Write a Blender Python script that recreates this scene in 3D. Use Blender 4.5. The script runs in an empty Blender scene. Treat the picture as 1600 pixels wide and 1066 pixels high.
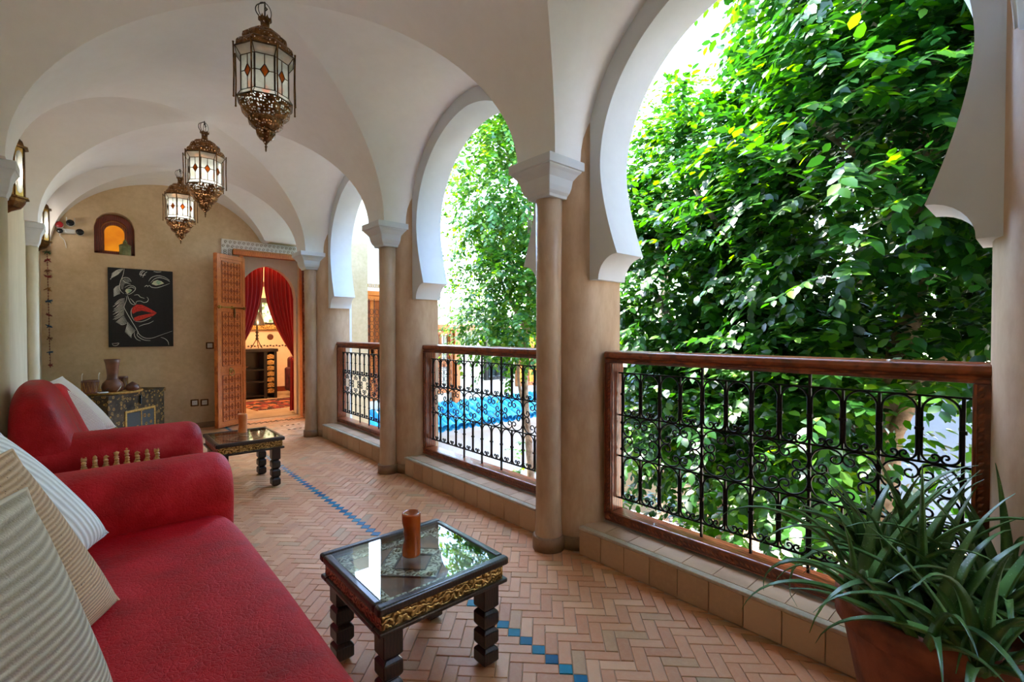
import bpy, bmesh, math, random
import numpy as np
from mathutils import Vector, Matrix
PI = math.pi
random.seed(7); rng = np.random.default_rng(7)
scene = bpy.context.scene
COL = scene.collection

# ------------------------------------------------------------------ camera
YAW, PITCH = 0.72255, -0.015929
cam_d = bpy.data.cameras.new('camera')
cam_d.sensor_width = 36.0
cam_d.lens = 741.1 / 1600 * 36.0
cam_d.clip_start = 0.02
cam = bpy.data.objects.new('camera', cam_d)
cam.location = (0, 0, 1.2)
cam.rotation_euler = (PI / 2 + PITCH, 0, -YAW)
COL.objects.link(cam)
scene.camera = cam

# ------------------------------------------------------------------ sky, sun, exposure
world = bpy.data.worlds.new('sky'); scene.world = world
world.use_nodes = True
wn = world.node_tree.nodes; wl = world.node_tree.links
sky = wn.new('ShaderNodeTexSky')
sky.sky_type = 'NISHITA'
sky.sun_disc = False
sky.sun_elevation = math.radians(60)
sky.sun_rotation = math.radians(-5)
sky.air_density = 1.0; sky.dust_density = 0.6; sky.ozone_density = 1.6
wl.new(sky.outputs[0], wn['Background'].inputs[0])
wn['Background'].inputs[1].default_value = 0.42

sun_d = bpy.data.lights.new('sun', 'SUN')
sun_d.energy = 4.0; sun_d.angle = math.radians(0.6); sun_d.color = (1.0, 0.95, 0.86)
sun = bpy.data.objects.new('sun', sun_d)
sdir = Vector((-0.06, 0.52, 0.85)).normalized()      # towards the sun
sun.rotation_euler = sdir.to_track_quat('Z', 'Y').to_euler()
sun.location = (0, 0, 12)
COL.objects.link(sun)

scene.view_settings.view_transform = 'Standard'
scene.view_settings.look = 'None'
scene.view_settings.gamma = 1.0
scene.view_settings.use_curve_mapping = False
scene.view_settings.exposure = 3.45

# ------------------------------------------------------------------ materials
MATS = {}
def srgb(r, g, b):
    def f(c):
        c /= 255.0
        return c / 12.92 if c <= 0.04045 else ((c + 0.055) / 1.055) ** 2.4
    return (f(r), f(g), f(b), 1.0)

class NT:
    def __init__(s, name):
        m = bpy.data.materials.new(name); m.use_nodes = True
        s.m = m; s.n = m.node_tree.nodes; s.l = m.node_tree.links
        s.b = s.n['Principled BSDF']; s.out = s.n['Material Output']
        MATS[name] = m
    def new(s, t, **kw):
        o = s.n.new(t)
        for k, v in kw.items(): setattr(o, k, v)
        return o
    def link(s, a, b): s.l.new(a, b)
    def coords(s, kind='Object', scale=(1, 1, 1)):
        tc = s.new('ShaderNodeTexCoord'); mp = s.new('ShaderNodeMapping')
        mp.inputs['Scale'].default_value = scale
        s.link(tc.outputs[kind], mp.inputs['Vector'])
        return mp.outputs[0]
    def noise(s, vec, scale, detail=4, rough=0.55):
        o = s.new('ShaderNodeTexNoise')
        o.inputs['Scale'].default_value = scale; o.inputs['Detail'].default_value = detail
        o.inputs['Roughness'].default_value = rough
        if vec is not None: s.link(vec, o.inputs['Vector'])
        return o.outputs['Fac']
    def voro(s, vec, scale, feature='F1', out='Distance'):
        o = s.new('ShaderNodeTexVoronoi', feature=feature)
        o.inputs['Scale'].default_value = scale
        if vec is not None: s.link(vec, o.inputs['Vector'])
        return o.outputs[out]
    def ramp(s, fac, stops, interp='LINEAR'):
        o = s.new('ShaderNodeValToRGB'); o.color_ramp.interpolation = interp
        e = o.color_ramp.elements
        while len(e) < len(stops): e.new(0.5)
        for el, (p, c) in zip(e, stops): el.position = p; el.color = c
        s.link(fac, o.inputs[0]); return o.outputs[0]
    def math(s, op, a, b=None, clamp=False):
        o = s.new('ShaderNodeMath', operation=op, use_clamp=clamp)
        for i, x in enumerate((a, b)):
            if x is None: continue
            if isinstance(x, (int, float)): o.inputs[i].default_value = x
            else: s.link(x, o.inputs[i])
        return o.outputs[0]
    def mix(s, fac, a, b):
        o = s.new('ShaderNodeMix', data_type='RGBA')
        for k, x in ((0, fac), (6, a), (7, b)):
            if isinstance(x, (int, float, tuple)): o.inputs[k].default_value = x
            else: s.link(x, o.inputs[k])
        return o.outputs[2]
    def bump(s, h, strength=0.3, dist=0.01, prev=None):
        o = s.new('ShaderNodeBump')
        o.inputs['Strength'].default_value = strength; o.inputs['Distance'].default_value = dist
        s.link(h, o.inputs['Height'])
        if prev is not None: s.link(prev, o.inputs['Normal'])
        s.link(o.outputs[0], s.b.inputs['Normal']); return o.outputs[0]
    def set(s, **kw):
        for k, v in kw.items():
            k = {'color': 'Base Color', 'rough': 'Roughness', 'metal': 'Metallic', 'spec': 'Specular IOR Level', 'emit': 'Emission Color', 'estr': 'Emission Strength', 'coat': 'Coat Weight', 'trans': 'Transmission Weight', 'alpha': 'Alpha', 'sheen': 'Sheen Weight'}.get(k, k)
            if isinstance(v, (int, float, tuple)): s.b.inputs[k].default_value = v
            else: s.link(v, s.b.inputs[k])

def simple(name, c1, c2=None, scale=4, rough=0.6, metal=0.0, bump=0.0, bscale=60, bdist=0.004, stretch=(1, 1, 1), spec=0.5, coat=0.0, lo=0.35, hi=0.65, detail=5):
    t = NT(name)
    v = t.coords('Object', stretch)
    if c2 is not None:
        f = t.noise(v, scale, detail)
        t.set(color=t.ramp(f, [(lo, c1), (hi, c2)]))
    else: t.set(color=c1)
    t.set(rough=rough, metal=metal, spec=spec, coat=coat)
    if bump: t.bump(t.noise(v, bscale, 6), bump, bdist)
    return t.m

def plaster(name, c1, c2, scale=2.5, rough=0.6, streak=False, bump=0.15):
    t = NT(name)
    v = t.coords('Object', (1, 1, 0.35) if streak else (1, 1, 1))
    f1 = t.noise(v, scale, 6, 0.6); f2 = t.noise(v, scale * 9, 5, 0.65)
    f = t.math('ADD', t.math('MULTIPLY', f1, 0.65), t.math('MULTIPLY', f2, 0.35))
    t.set(color=t.ramp(f, [(0.36, c1), (0.64, c2)]), rough=rough)
    t.bump(t.noise(v, scale * 22, 6, 0.6), bump, 0.003)
    return t.m

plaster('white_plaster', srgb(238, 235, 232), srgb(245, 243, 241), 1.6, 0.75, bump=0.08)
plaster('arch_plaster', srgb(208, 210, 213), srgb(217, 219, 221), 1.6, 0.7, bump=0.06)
plaster('tadelakt_wall', srgb(198, 168, 126), srgb(224, 198, 160), 2.2, 0.5, bump=0.15)
plaster('tadelakt_pier', srgb(174, 138, 106), srgb(208, 178, 146), 2.4, 0.42, streak=True, bump=0.12)
plaster('tadelakt_left', srgb(196, 180, 146), srgb(222, 208, 178), 2.0, 0.45, streak=True, bump=0.12)
plaster('cream_wall', srgb(226, 212, 192), srgb(238, 226, 208), 2.0, 0.7, bump=0.08)
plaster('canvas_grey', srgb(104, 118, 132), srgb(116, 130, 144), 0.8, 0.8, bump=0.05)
plaster('white_wall', srgb(186, 188, 190), srgb(200, 202, 204), 2.0, 0.7, bump=0.08)
plaster('peach_wall', srgb(222, 190, 158), srgb(234, 204, 174), 2.0, 0.7, bump=0.08)
plaster('skirting_brown', srgb(136, 106, 80), srgb(164, 134, 104), 5, 0.5)
plaster('kerb_plaster', srgb(168, 150, 126), srgb(204, 190, 168), 9, 0.6)

def brick_mat(name, stops, rough=0.5):
    t = NT(name)
    oi = t.new('ShaderNodeObjectInfo'); ge = t.new('ShaderNodeNewGeometry')
    r = t.math('FRACT', t.math('ADD', oi.outputs['Random'], t.math('MULTIPLY', ge.outputs['Random Per Island'], 1.7)))
    base = t.ramp(r, stops)
    v = t.coords('Object')
    n = t.noise(v, 45, 5, 0.7); n2 = t.noise(v, 6, 3)
    c = t.mix(t.math('MULTIPLY', t.math('SUBTRACT', n, 0.42, True), 1.1), base, srgb(218, 180, 142))
    c = t.mix(t.math('MULTIPLY', t.math('SUBTRACT', n2, 0.5, True), 1.2), c, srgb(140, 106, 84))
    t.set(color=c, rough=t.math('ADD', t.math('MULTIPLY', n, 0.4), rough - 0.2))
    t.bump(n, 0.25, 0.003)
    return t.m
BR = [(0.0, srgb(190, 126, 80)), (0.25, srgb(212, 152, 106)), (0.5, srgb(200, 132, 84)), (0.7, srgb(220, 166, 120)), (0.88, srgb(204, 138, 88)), (0.97, srgb(186, 146, 100)), (1.0, srgb(172, 136, 94))]
brick_mat('terracotta_brick', BR)
brick_mat('kerb_tile', [(0, srgb(192, 156, 122)), (0.5, srgb(206, 172, 138)), (1, srgb(180, 144, 110))], 0.6)
simple('mortar', srgb(178, 150, 126), srgb(200, 174, 150), 30, 0.9)
def glaze(name, c1, c2):
    t = NT(name); oi = t.new('ShaderNodeObjectInfo')
    n = t.noise(t.coords('Object'), 40, 4)
    r = t.math('ADD', t.math('MULTIPLY', oi.outputs['Random'], 0.7), t.math('MULTIPLY', n, 0.3))
    t.set(color=t.ramp(r, [(0.1, c1), (0.9, c2)]), rough=0.22)
    t.bump(n, 0.1, 0.002); return t.m
glaze('blue_zellige', srgb(10, 96, 140), srgb(40, 146, 172))
glaze('turquoise_roof', srgb(30, 140, 196), srgb(70, 190, 226))

def wood(name, c1, c2, rough=0.35, scale=6, coat=0.2, stretch=(1, 1, 1)):
    t = NT(name); v = t.coords('Object', stretch)
    n = t.noise(v, scale, 6, 0.6)
    w = t.new('ShaderNodeTexWave'); w.inputs['Scale'].default_value = scale * 2; w.inputs['Distortion'].default_value = 6; w.inputs['Detail'].default_value = 3
    t.link(v, w.inputs['Vector'])
    f = t.math('ADD', t.math('MULTIPLY', n, 0.65), t.math('MULTIPLY', w.outputs['Fac'], 0.35))
    t.set(color=t.ramp(f, [(0.3, c1), (0.72, c2)]), rough=rough, coat=coat)
    t.bump(f, 0.08, 0.002); return t.m
wood('cedar_wood', srgb(100, 44, 22), srgb(166, 84, 44), 0.3, 8)
wood('carved_cedar', srgb(134, 58, 22), srgb(192, 98, 44), 0.32, 10)
wood('cedar_light', srgb(176, 84, 32), srgb(224, 130, 60), 0.35, 8)
wood('door_dark', srgb(92, 34, 16), srgb(140, 58, 28), 0.35, 8)
wood('dark_wood', srgb(20, 13, 11), srgb(50, 32, 26), 0.32, 14)
wood('black_wood', srgb(10, 8, 8), srgb(30, 22, 20), 0.3, 14)
wood('boxwood', srgb(190, 136, 74), srgb(226, 180, 112), 0.35, 30)
simple('drum_wood', srgb(92, 52, 30), srgb(134, 80, 48), 9, 0.45, bump=0.2)
simple('drum_dark', srgb(74, 36, 24), srgb(112, 58, 38), 9, 0.3)
simple('iron', srgb(16, 15, 16), srgb(34, 31, 31), 40, 0.42, 0.6)
simple('brass', srgb(150, 108, 48), srgb(200, 160, 92), 30, 0.28, 1.0)
simple('old_brass', srgb(70, 48, 26), srgb(128, 92, 50), 26, 0.38, 0.9, bump=0.2)
simple('lead_came', srgb(48, 38, 28), srgb(84, 66, 44), 30, 0.4, 0.8)
simple('wire', srgb(40, 36, 34), srgb(80, 72, 66), 60, 0.5, 0.5)
simple('white_plastic', srgb(228, 228, 224), None, rough=0.4)
simple('black_plastic', srgb(14, 14, 15), None, rough=0.25)
simple('red_plastic', srgb(150, 18, 22), None, rough=0.3)
simple('cord_white', srgb(226, 220, 208), None, rough=0.8)
simple('straw', srgb(160, 112, 44), srgb(206, 158, 76), 60, 0.8, bump=0.6, bscale=120)
simple('green_tin', srgb(92, 104, 62), srgb(142, 142, 98), 18, 0.45, 0.3, bump=0.2)
simple('orange_ceramic', srgb(150, 66, 18), srgb(184, 88, 28), 14, 0.12, coat=0.6)
simple('orange_bright', srgb(214, 112, 48), srgb(232, 140, 76), 14, 0.3, coat=0.3)
plaster('terrace_paving', srgb(120, 100, 80), srgb(140, 118, 96), 4)
simple('terracotta_pot', srgb(104, 50, 28), srgb(150, 76, 44), 14, 0.75, bump=0.5, bscale=40)
simple('soil', srgb(50, 36, 26), srgb(84, 62, 44), 40, 0.95, bump=0.8, bscale=60)
simple('bark', srgb(120, 96, 76), srgb(176, 150, 124), 9, 0.85, bump=0.6, bscale=30, bdist=0.02)
simple('stucco', srgb(214, 206, 196), srgb(232, 226, 218), 60, 0.8)
simple('stucco_dark', srgb(140, 118, 98), srgb(170, 146, 124), 40, 0.85)
simple('patio_floor', srgb(150, 122, 92), srgb(176, 150, 118), 3, 0.7)
simple('red_pouf', srgb(64, 14, 18), srgb(94, 24, 26), 12, 0.7)
simple('paint_black', srgb(10, 10, 11), srgb(20, 20, 22), 30, 0.55)
simple('paint_white', srgb(206, 206, 196), srgb(232, 232, 224), 60, 0.6)
simple('paint_red', srgb(190, 24, 18), srgb(228, 60, 40), 70, 0.4)
simple('paint_green', srgb(110, 170, 130), srgb(190, 214, 180), 70, 0.5)
simple('paint_cream', srgb(200, 206, 168), srgb(226, 228, 200), 70, 0.5)
simple('paint_grey', srgb(90, 90, 88), srgb(130, 130, 126), 70, 0.5)
simple('leather_brown', srgb(84, 52, 40), srgb(150, 104, 74), 9, 0.45)
simple('chess_dark', srgb(84, 46, 30), srgb(110, 64, 42), 30, 0.35)

def embossed(name, c1, c2, metal=0.85, rough=0.35, scale=70):
    t = NT(name); v = t.coords('Object')
    d = t.noise(v, scale * 0.35, 2)
    w = t.new('ShaderNodeTexWave', wave_type='RINGS'); w.inputs['Scale'].default_value = scale * 0.27; w.inputs['Distortion'].default_value = 11; w.inputs['Detail'].default_value = 1.5; w.inputs['Detail Scale'].default_value = 2.2
    t.link(v, w.inputs['Vector'])
    f = t.math('ADD', t.math('MULTIPLY', w.outputs['Fac'], 0.7), t.math('MULTIPLY', d, 0.3))
    t.set(color=t.ramp(f, [(0.2, c1), (0.75, c2)]), rough=rough, metal=metal)
    t.bump(f, 0.9, 0.004); return t.m
embossed('embossed_silver', srgb(96, 90, 74), srgb(206, 202, 180))
embossed('embossed_brass', srgb(100, 70, 34), srgb(212, 178, 112))
embossed('embossed_copper', srgb(110, 60, 44), srgb(196, 140, 110))

def leather():
    t = NT('red_leather'); v = t.coords('Object')
    n = t.noise(v, 2.6, 5, 0.6); n2 = t.noise(v, 9, 5, 0.6)
    e = t.voro(v, 95, 'DISTANCE_TO_EDGE'); e2 = t.voro(v, 45, 'DISTANCE_TO_EDGE')
    f = t.math('ADD', t.math('MULTIPLY', n, 0.6), t.math('MULTIPLY', n2, 0.4))
    c = t.ramp(f, [(0.34, srgb(132, 2, 10)), (0.46, srgb(166, 6, 18)), (0.56, srgb(188, 22, 34)), (0.68, srgb(204, 62, 68))])
    t.set(color=c, rough=t.ramp(f, [(0.35, (0.42,) * 3 + (1,)), (0.65, (0.6,) * 3 + (1,))]), spec=0.22)
    g = t.math('ADD', t.math('MINIMUM', t.math('MULTIPLY', e, 8.0), 1.0), t.math('MINIMUM', t.math('MULTIPLY', e2, 6.0), 1.0))
    t.bump(g, 0.32, 0.0025)
leather()
def ribbed(name, c1, c2, freq, strength=0.8, axis=1, speck=None):
    t = NT(name)
    tc = t.new('ShaderNodeTexCoord')
    sep = t.new('ShaderNodeSeparateXYZ'); t.link(tc.outputs['UV'], sep.inputs[0])
    nz = t.noise(tc.outputs['UV'], 7, 3)
    x = t.math('ADD', t.math('MULTIPLY', sep.outputs[axis], freq * 2 * PI), t.math('MULTIPLY', nz, 1.6))
    s = t.math('ADD', t.math('MULTIPLY', t.math('SINE', x), 0.5), 0.5)
    fine = t.noise(tc.outputs['UV'], 160, 4)
    f = t.math('ADD', t.math('MULTIPLY', s, 0.7), t.math('MULTIPLY', fine, 0.3))
    c = t.ramp(f, [(0.15, c1), (0.6, c2)])
    if speck is not None:
        sp = t.noise(tc.outputs['UV'], 75, 2)
        c = t.mix(t.math('MULTIPLY', t.math('SUBTRACT', sp, 0.64, True), 12.0, True), c, speck)
    t.set(color=c, rough=0.85, spec=0.2, sheen=0.2)
    t.bump(f, strength, 0.008)
ribbed('ribbed_beige', srgb(176, 164, 138), srgb(214, 206, 186), 30, 1.0, 1)
ribbed('speckled_tan', srgb(170, 136, 96), srgb(206, 176, 138), 46, 0.7, 1, srgb(90, 60, 42))
ribbed('pleated_white', srgb(196, 200, 192), srgb(226, 230, 224), 16, 0.6, 0)
ribbed('pinkish_linen', srgb(196, 150, 126), srgb(232, 220, 212), 40, 0.5, 1)
ribbed('cream_linen', srgb(214, 196, 172), srgb(236, 226, 212), 30, 0.5, 0)

def glassy():
    t = NT('table_glass')
    tp = t.new('ShaderNodeBsdfTransparent'); tp.inputs[0].default_value = (0.93, 0.97, 0.95, 1)
    gl = t.new('ShaderNodeBsdfGlossy'); gl.inputs['Roughness'].default_value = 0.012
    lw_ = t.new('ShaderNodeLayerWeight'); lw_.inputs['Blend'].default_value = 0.5
    fz_ = t.math('ADD', t.math('MULTIPLY', t.math('POWER', lw_.outputs['Facing'], 4.0), 0.75), 0.05, True)
    mx = t.new('ShaderNodeMixShader'); t.link(fz_, mx.inputs[0]); t.link(tp.outputs[0], mx.inputs[1]); t.link(gl.outputs[0], mx.inputs[2]); t.link(mx.outputs[0], t.out.inputs[0])
    t = NT('frosted_glass'); n = t.noise(t.coords('Object'), 20, 4)
    t.set(color=t.ramp(n, [(0.3, srgb(186, 194, 186)), (0.7, srgb(216, 222, 214))]), rough=0.25)
    tp = t.new('ShaderNodeBsdfTransparent'); tl0 = t.new('ShaderNodeBsdfTranslucent'); tl0.inputs[0].default_value = srgb(206, 212, 204)
    m1 = t.new('ShaderNodeMixShader'); m1.inputs[0].default_value = 0.12; t.link(t.b.outputs[0], m1.inputs[1]); t.link(tl0.outputs[0], m1.inputs[2])
    m2 = t.new('ShaderNodeMixShader'); m2.inputs[0].default_value = 0.45; t.link(m1.outputs[0], m2.inputs[1]); t.link(tp.outputs[0], m2.inputs[2]); t.link(m2.outputs[0], t.out.inputs[0])
    t = NT('amber_glass'); t.set(color=srgb(196, 92, 16), rough=0.2, trans=0.3)
    t = NT('window_glass'); t.set(color=srgb(60, 74, 72), rough=0.05, spec=0.8)
    t = NT('bright_pane'); n = t.noise(t.coords('Object'), 14, 3)
    t.set(color=t.ramp(n, [(0.4, srgb(70, 110, 60)), (0.6, srgb(220, 235, 220))]), emit=t.ramp(n, [(0.4, srgb(70, 110, 60)), (0.6, srgb(220, 235, 220))]), estr=0.12)
    t = NT('amber_window'); n = t.noise(t.coords('Object'), 6, 3)
    c = t.ramp(n, [(0.3, srgb(206, 112, 6)), (0.7, srgb(230, 146, 22))])
    t.set(color=c, emit=c, estr=0.07, rough=0.4)
    t = NT('lit_amber'); t.set(color=srgb(255, 150, 40), emit=srgb(255, 140, 30), estr=0.25)
glassy()
def pierced():
    t = NT('pierced_brass'); v = t.coords('Object')
    d = t.voro(v, 74); n = t.noise(v, 30, 4)
    hole = t.math('LESS_THAN', d, 0.33)
    t.set(color=t.ramp(n, [(0.3, srgb(74, 48, 28)), (0.7, srgb(142, 100, 58))]), rough=0.4, metal=0.85, alpha=t.math('SUBTRACT', 1.0, hole))
    t.bump(d, 0.7, 0.004)
pierced()
def leafmat(name, stops, rough=0.3, transl=0.4):
    t = NT(name)
    oi = t.new('ShaderNodeObjectInfo'); ge = t.new('ShaderNodeNewGeometry')
    r = t.math('FRACT', t.math('ADD', oi.outputs['Random'], t.math('MULTIPLY', ge.outputs['Random Per Island'], 1.3)))
    c = t.ramp(r, stops)
    t.set(color=c, rough=rough, spec=0.5)
    tr = t.new('ShaderNodeBsdfTranslucent')
    hs = t.new('ShaderNodeHueSaturation'); hs.inputs['Hue'].default_value = 0.484; hs.inputs['Saturation'].default_value = 1.15; hs.inputs['Value'].default_value = 1.6
    t.link(c, hs.inputs['Color']); t.link(hs.outputs[0], tr.inputs['Color'])
    mx = t.new('ShaderNodeMixShader'); mx.inputs[0].default_value = transl
    t.link(t.b.outputs[0], mx.inputs[1]); t.link(tr.outputs[0], mx.inputs[2]); t.link(mx.outputs[0], t.out.inputs[0])
leafmat('ficus_leaf', [(0.0, srgb(22, 54, 22)), (0.3, srgb(32, 74, 26)), (0.6, srgb(46, 94, 30)), (0.85, srgb(68, 118, 38)), (1.0, srgb(104, 146, 50))], 0.3, 0.42)
leafmat('fresh_leaf', [(0.0, srgb(36, 80, 30)), (0.4, srgb(58, 106, 38)), (0.75, srgb(86, 130, 46)), (1.0, srgb(122, 150, 58))])
def aloe():
    t = NT('aloe_leaf'); v = t.coords('Object')
    n = t.noise(v, 12, 4); d = t.voro(v, 120)
    c = t.ramp(n, [(0.3, srgb(44, 82, 38)), (0.7, srgb(94, 134, 64))])
    c = t.mix(t.math('MULTIPLY', t.math('LESS_THAN', d, 0.16), 0.5), c, srgb(150, 176, 140))
    t.set(color=c, rough=0.35)
aloe()
def curtain():
    t = NT('red_curtain'); n = t.noise(t.coords('Object', (8, 8, 1)), 6, 4)
    t.set(color=t.ramp(n, [(0.3, srgb(176, 6, 16)), (0.7, srgb(206, 14, 26))]), rough=0.6, sheen=0.3)
curtain()
def chestmat():
    t = NT('painted_chest'); v = t.coords('Object')
    d = t.voro(v, 26); n = t.noise(v, 34, 3); n2 = t.noise(v, 7, 4)
    c = t.ramp(n2, [(0.35, srgb(40, 30, 22)), (0.65, srgb(80, 64, 46))])
    c = t.mix(t.math('MULTIPLY', t.math('LESS_THAN', t.math('ABSOLUTE', t.math('SUBTRACT', d, 0.3)), 0.07), 0.75), c, srgb(172, 132, 66))
    c = t.mix(t.math('MULTIPLY', t.math('LESS_THAN', d, 0.1), 0.8), c, srgb(190, 120, 60))
    c = t.mix(t.math('MULTIPLY', t.math('SUBTRACT', n, 0.6, True), 3.0, True), c, srgb(110, 112, 92))
    t.set(color=c, rough=0.7, spec=0.15); t.bump(n, 0.15, 0.003)
chestmat()
def zellige_patio():
    t = NT('patio_mosaic'); v = t.coords('Object')
    ch = t.new('ShaderNodeTexChecker'); ch.inputs['Scale'].default_value = 9
    t.link(v, ch.inputs['Vector'])
    t.set(color=t.mix(ch.outputs['Fac'], srgb(196, 176, 150), srgb(70, 62, 66)), rough=0.5)
zellige_patio()
def rugmat():
    t = NT('woven_rug'); v = t.coords('Object', (9, 5, 1))
    d = t.voro(v, 1.5, 'F1', 'Color'); s = t.new('ShaderNodeSeparateColor'); t.link(d, s.inputs[0])
    t.set(color=t.ramp(s.outputs[0], [(0, srgb(40, 18, 16)), (0.35, srgb(120, 30, 26)), (0.6, srgb(60, 28, 26)), (0.8, srgb(170, 100, 60)), (1, srgb(30, 24, 30))], 'CONSTANT'), rough=0.95)
rugmat()
# ------------------------------------------------------------------ mesh helpers
class MB:
    def __init__(s): s.v = []; s.f = []; s.sm = []; s.uv = None
    def add(s, vs, fs, smooth=False):
        o = len(s.v); s.v += [tuple(p) for p in vs]
        for f in fs: s.f.append(tuple(i + o for i in f)); s.sm.append(smooth)
        return s
    def box(s, x0, x1, y0, y1, z0, z1):
        return s.add([(x0, y0, z0), (x1, y0, z0), (x1, y1, z0), (x0, y1, z0), (x0, y0, z1), (x1, y0, z1), (x1, y1, z1), (x0, y1, z1)],
                     [(0, 3, 2, 1), (4, 5, 6, 7), (0, 1, 5, 4), (1, 2, 6, 5), (2, 3, 7, 6), (3, 0, 4, 7)])
    def frustum(s, cx, cy, z0, z1, w0, d0, w1, d1):
        a = [(cx - w0, cy - d0, z0), (cx + w0, cy - d0, z0), (cx + w0, cy + d0, z0), (cx - w0, cy + d0, z0)]
        b = [(cx - w1, cy - d1, z1), (cx + w1, cy - d1, z1), (cx + w1, cy + d1, z1), (cx - w1, cy + d1, z1)]
        return s.add(a + b, [(0, 3, 2, 1), (4, 5, 6, 7), (0, 1, 5, 4), (1, 2, 6, 5), (2, 3, 7, 6), (3, 0, 4, 7)])
    def grid(s, rows, cu=False, cv=False, smooth=True, flip=False):
        n = len(rows); m = len(rows[0]); vs = [p for r in rows for p in r]; fs = []
        for i in range(n if cu else n - 1):
            for j in range(m if cv else m - 1):
                a, b = i * m + j, i * m + (j + 1) % m; c, d = ((i + 1) % n) * m + (j + 1) % m, ((i + 1) % n) * m + j
                fs.append((a, d, c, b) if flip else (a, b, c, d))
        return s.add(vs, fs, smooth)
    def lathe(s, prof, n=16, c=(0, 0, 0), smooth=True, cap=True, ph=0.0, sx=1, sy=1):
        rows = [[(c[0] + r * math.cos(2 * PI * k / n + ph) * sx, c[1] + r * math.sin(2 * PI * k / n + ph) * sy, c[2] + z) for k in range(n)] for r, z in prof]
        o = len(s.v); s.grid(rows, cv=True, smooth=smooth)
        if cap:
            s.f.append(tuple(o + k for k in range(n))[::-1]); s.sm.append(False)
            q = o + (len(prof) - 1) * n
            s.f.append(tuple(q + k for k in range(n))); s.sm.append(False)
        return s
    def tube(s, path, r, n=6, closed=False, smooth=True):
        P = [Vector(p) for p in path]; N = len(P); rows = []
        ref = None
        for i in range(N):
            if closed: t = P[(i + 1) % N] - P[i - 1]
            else: t = P[min(i + 1, N - 1)] - P[max(i - 1, 0)]
            if t.length < 1e-9: t = Vector((0, 0, 1))
            t.normalize()
            if ref is None: ref = Vector((0, 0, 1)) if abs(t.z) < 0.9 else Vector((1, 0, 0))
            a = t.cross(ref)
            if a.length < 1e-6: a = t.orthogonal()
            a.normalize(); b = a.cross(t); ref = b
            rr = r[i] if isinstance(r, (list, tuple)) else r
            rows.append([P[i] + a * (rr * math.cos(2 * PI * k / n)) + b * (rr * math.sin(2 * PI * k / n)) for k in range(n)])
        o = len(s.v); s.grid(rows, cu=closed, cv=True, smooth=smooth, flip=False)
        if not closed:
            s.f.append(tuple(o + k for k in range(n))[::-1]); s.sm.append(False)
            q = o + (N - 1) * n; s.f.append(tuple(q + k for k in range(n))); s.sm.append(False)
        return s
    def prism(s, poly, fn, d0, d1, smooth=False):
        n = len(poly)
        vs = [fn(a, b, d0) for a, b in poly] + [fn(a, b, d1) for a, b in poly]
        return s.add(vs, [tuple(range(n))[::-1], tuple(range(n, 2 * n))] + [(i, (i + 1) % n, n + (i + 1) % n, n + i) for i in range(n)], smooth)
    def ribbon(s, pts, w, fn, d0, d1):
        n = len(pts); L = []; R = []
        for i in range(n):
            a = pts[max(i - 1, 0)]; b = pts[min(i + 1, n - 1)]
            tx, ty = b[0] - a[0], b[1] - a[1]; l = math.hypot(tx, ty) or 1
            ww = w * (0.35 + 0.65 * math.sin(PI * (i + 0.5) / n)) / 2
            L.append((pts[i][0] - ty / l * ww, pts[i][1] + tx / l * ww)); R.append((pts[i][0] + ty / l * ww, pts[i][1] - tx / l * ww))
        vs = [fn(*p, d1) for p in L] + [fn(*p, d1) for p in R]
        return s.add(vs, [(i, i + 1, n + i + 1, n + i) for i in range(n - 1)])
    def mesh(s, name, mat):
        me = bpy.data.meshes.new(name)
        me.from_pydata(s.v, [], s.f)
        me.polygons.foreach_set('use_smooth', s.sm)
        if s.uv:
            l = me.uv_layers.new(name='UVMap')
            idx = np.empty(len(me.loops), np.int32); me.loops.foreach_get('vertex_index', idx)
            l.data.foreach_set('uv', np.array(s.uv, np.float32)[idx].ravel())
        if mat: me.materials.append(MATS[mat])
        me.update(); return me
    def build(s, name, mat, parent=None, loc=None, rot=None, bevel=0, seg=2, fixn=True):
        me = s.mesh(name, mat)
        if fixn:
            bm = bmesh.new(); bm.from_mesh(me); bmesh.ops.recalc_face_normals(bm, faces=bm.faces); bm.to_mesh(me); bm.free()
        return link(name, me, parent, loc, rot, bevel, seg)

def link(name, me, parent=None, loc=None, rot=None, bevel=0, seg=2):
    o = bpy.data.objects.new(name, me); COL.objects.link(o)
    if parent: o.parent = parent
    if loc is not None: o.location = loc
    if rot is not None: o.rotation_euler = rot
    if bevel:
        b = o.modifiers.new('bevel', 'BEVEL'); b.width = bevel; b.segments = seg; b.limit_method = 'ANGLE'; b.angle_limit = math.radians(40)
    return o
def tag(o, label=None, cat=None, group=None, kind=None):
    if label: o['label'] = label
    if cat: o['category'] = cat
    if group: o['group'] = group
    if kind: o['kind'] = kind
    return o
def thing(name, label, cat, loc=(0, 0, 0), rotz=0.0, group=None):
    o = bpy.data.objects.new(name, None); COL.objects.link(o)
    o.empty_display_size = 0.1; o.location = loc; o.rotation_euler = (0, 0, rotz)
    return tag(o, label, cat, group)
def copy_tree(o, parent=None):
    c = o.copy(); COL.objects.link(c)
    if parent: c.parent = parent
    for ch in list(o.children): copy_tree(ch, c)
    return c
def struct(o): o['kind'] = 'structure'; return o
def arc(cx, cy, r, a0, a1, n):
    return [(cx + r * math.cos(a0 + (a1 - a0) * i / n), cy + r * math.sin(a0 + (a1 - a0) * i / n)) for i in range(n + 1)]
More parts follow.
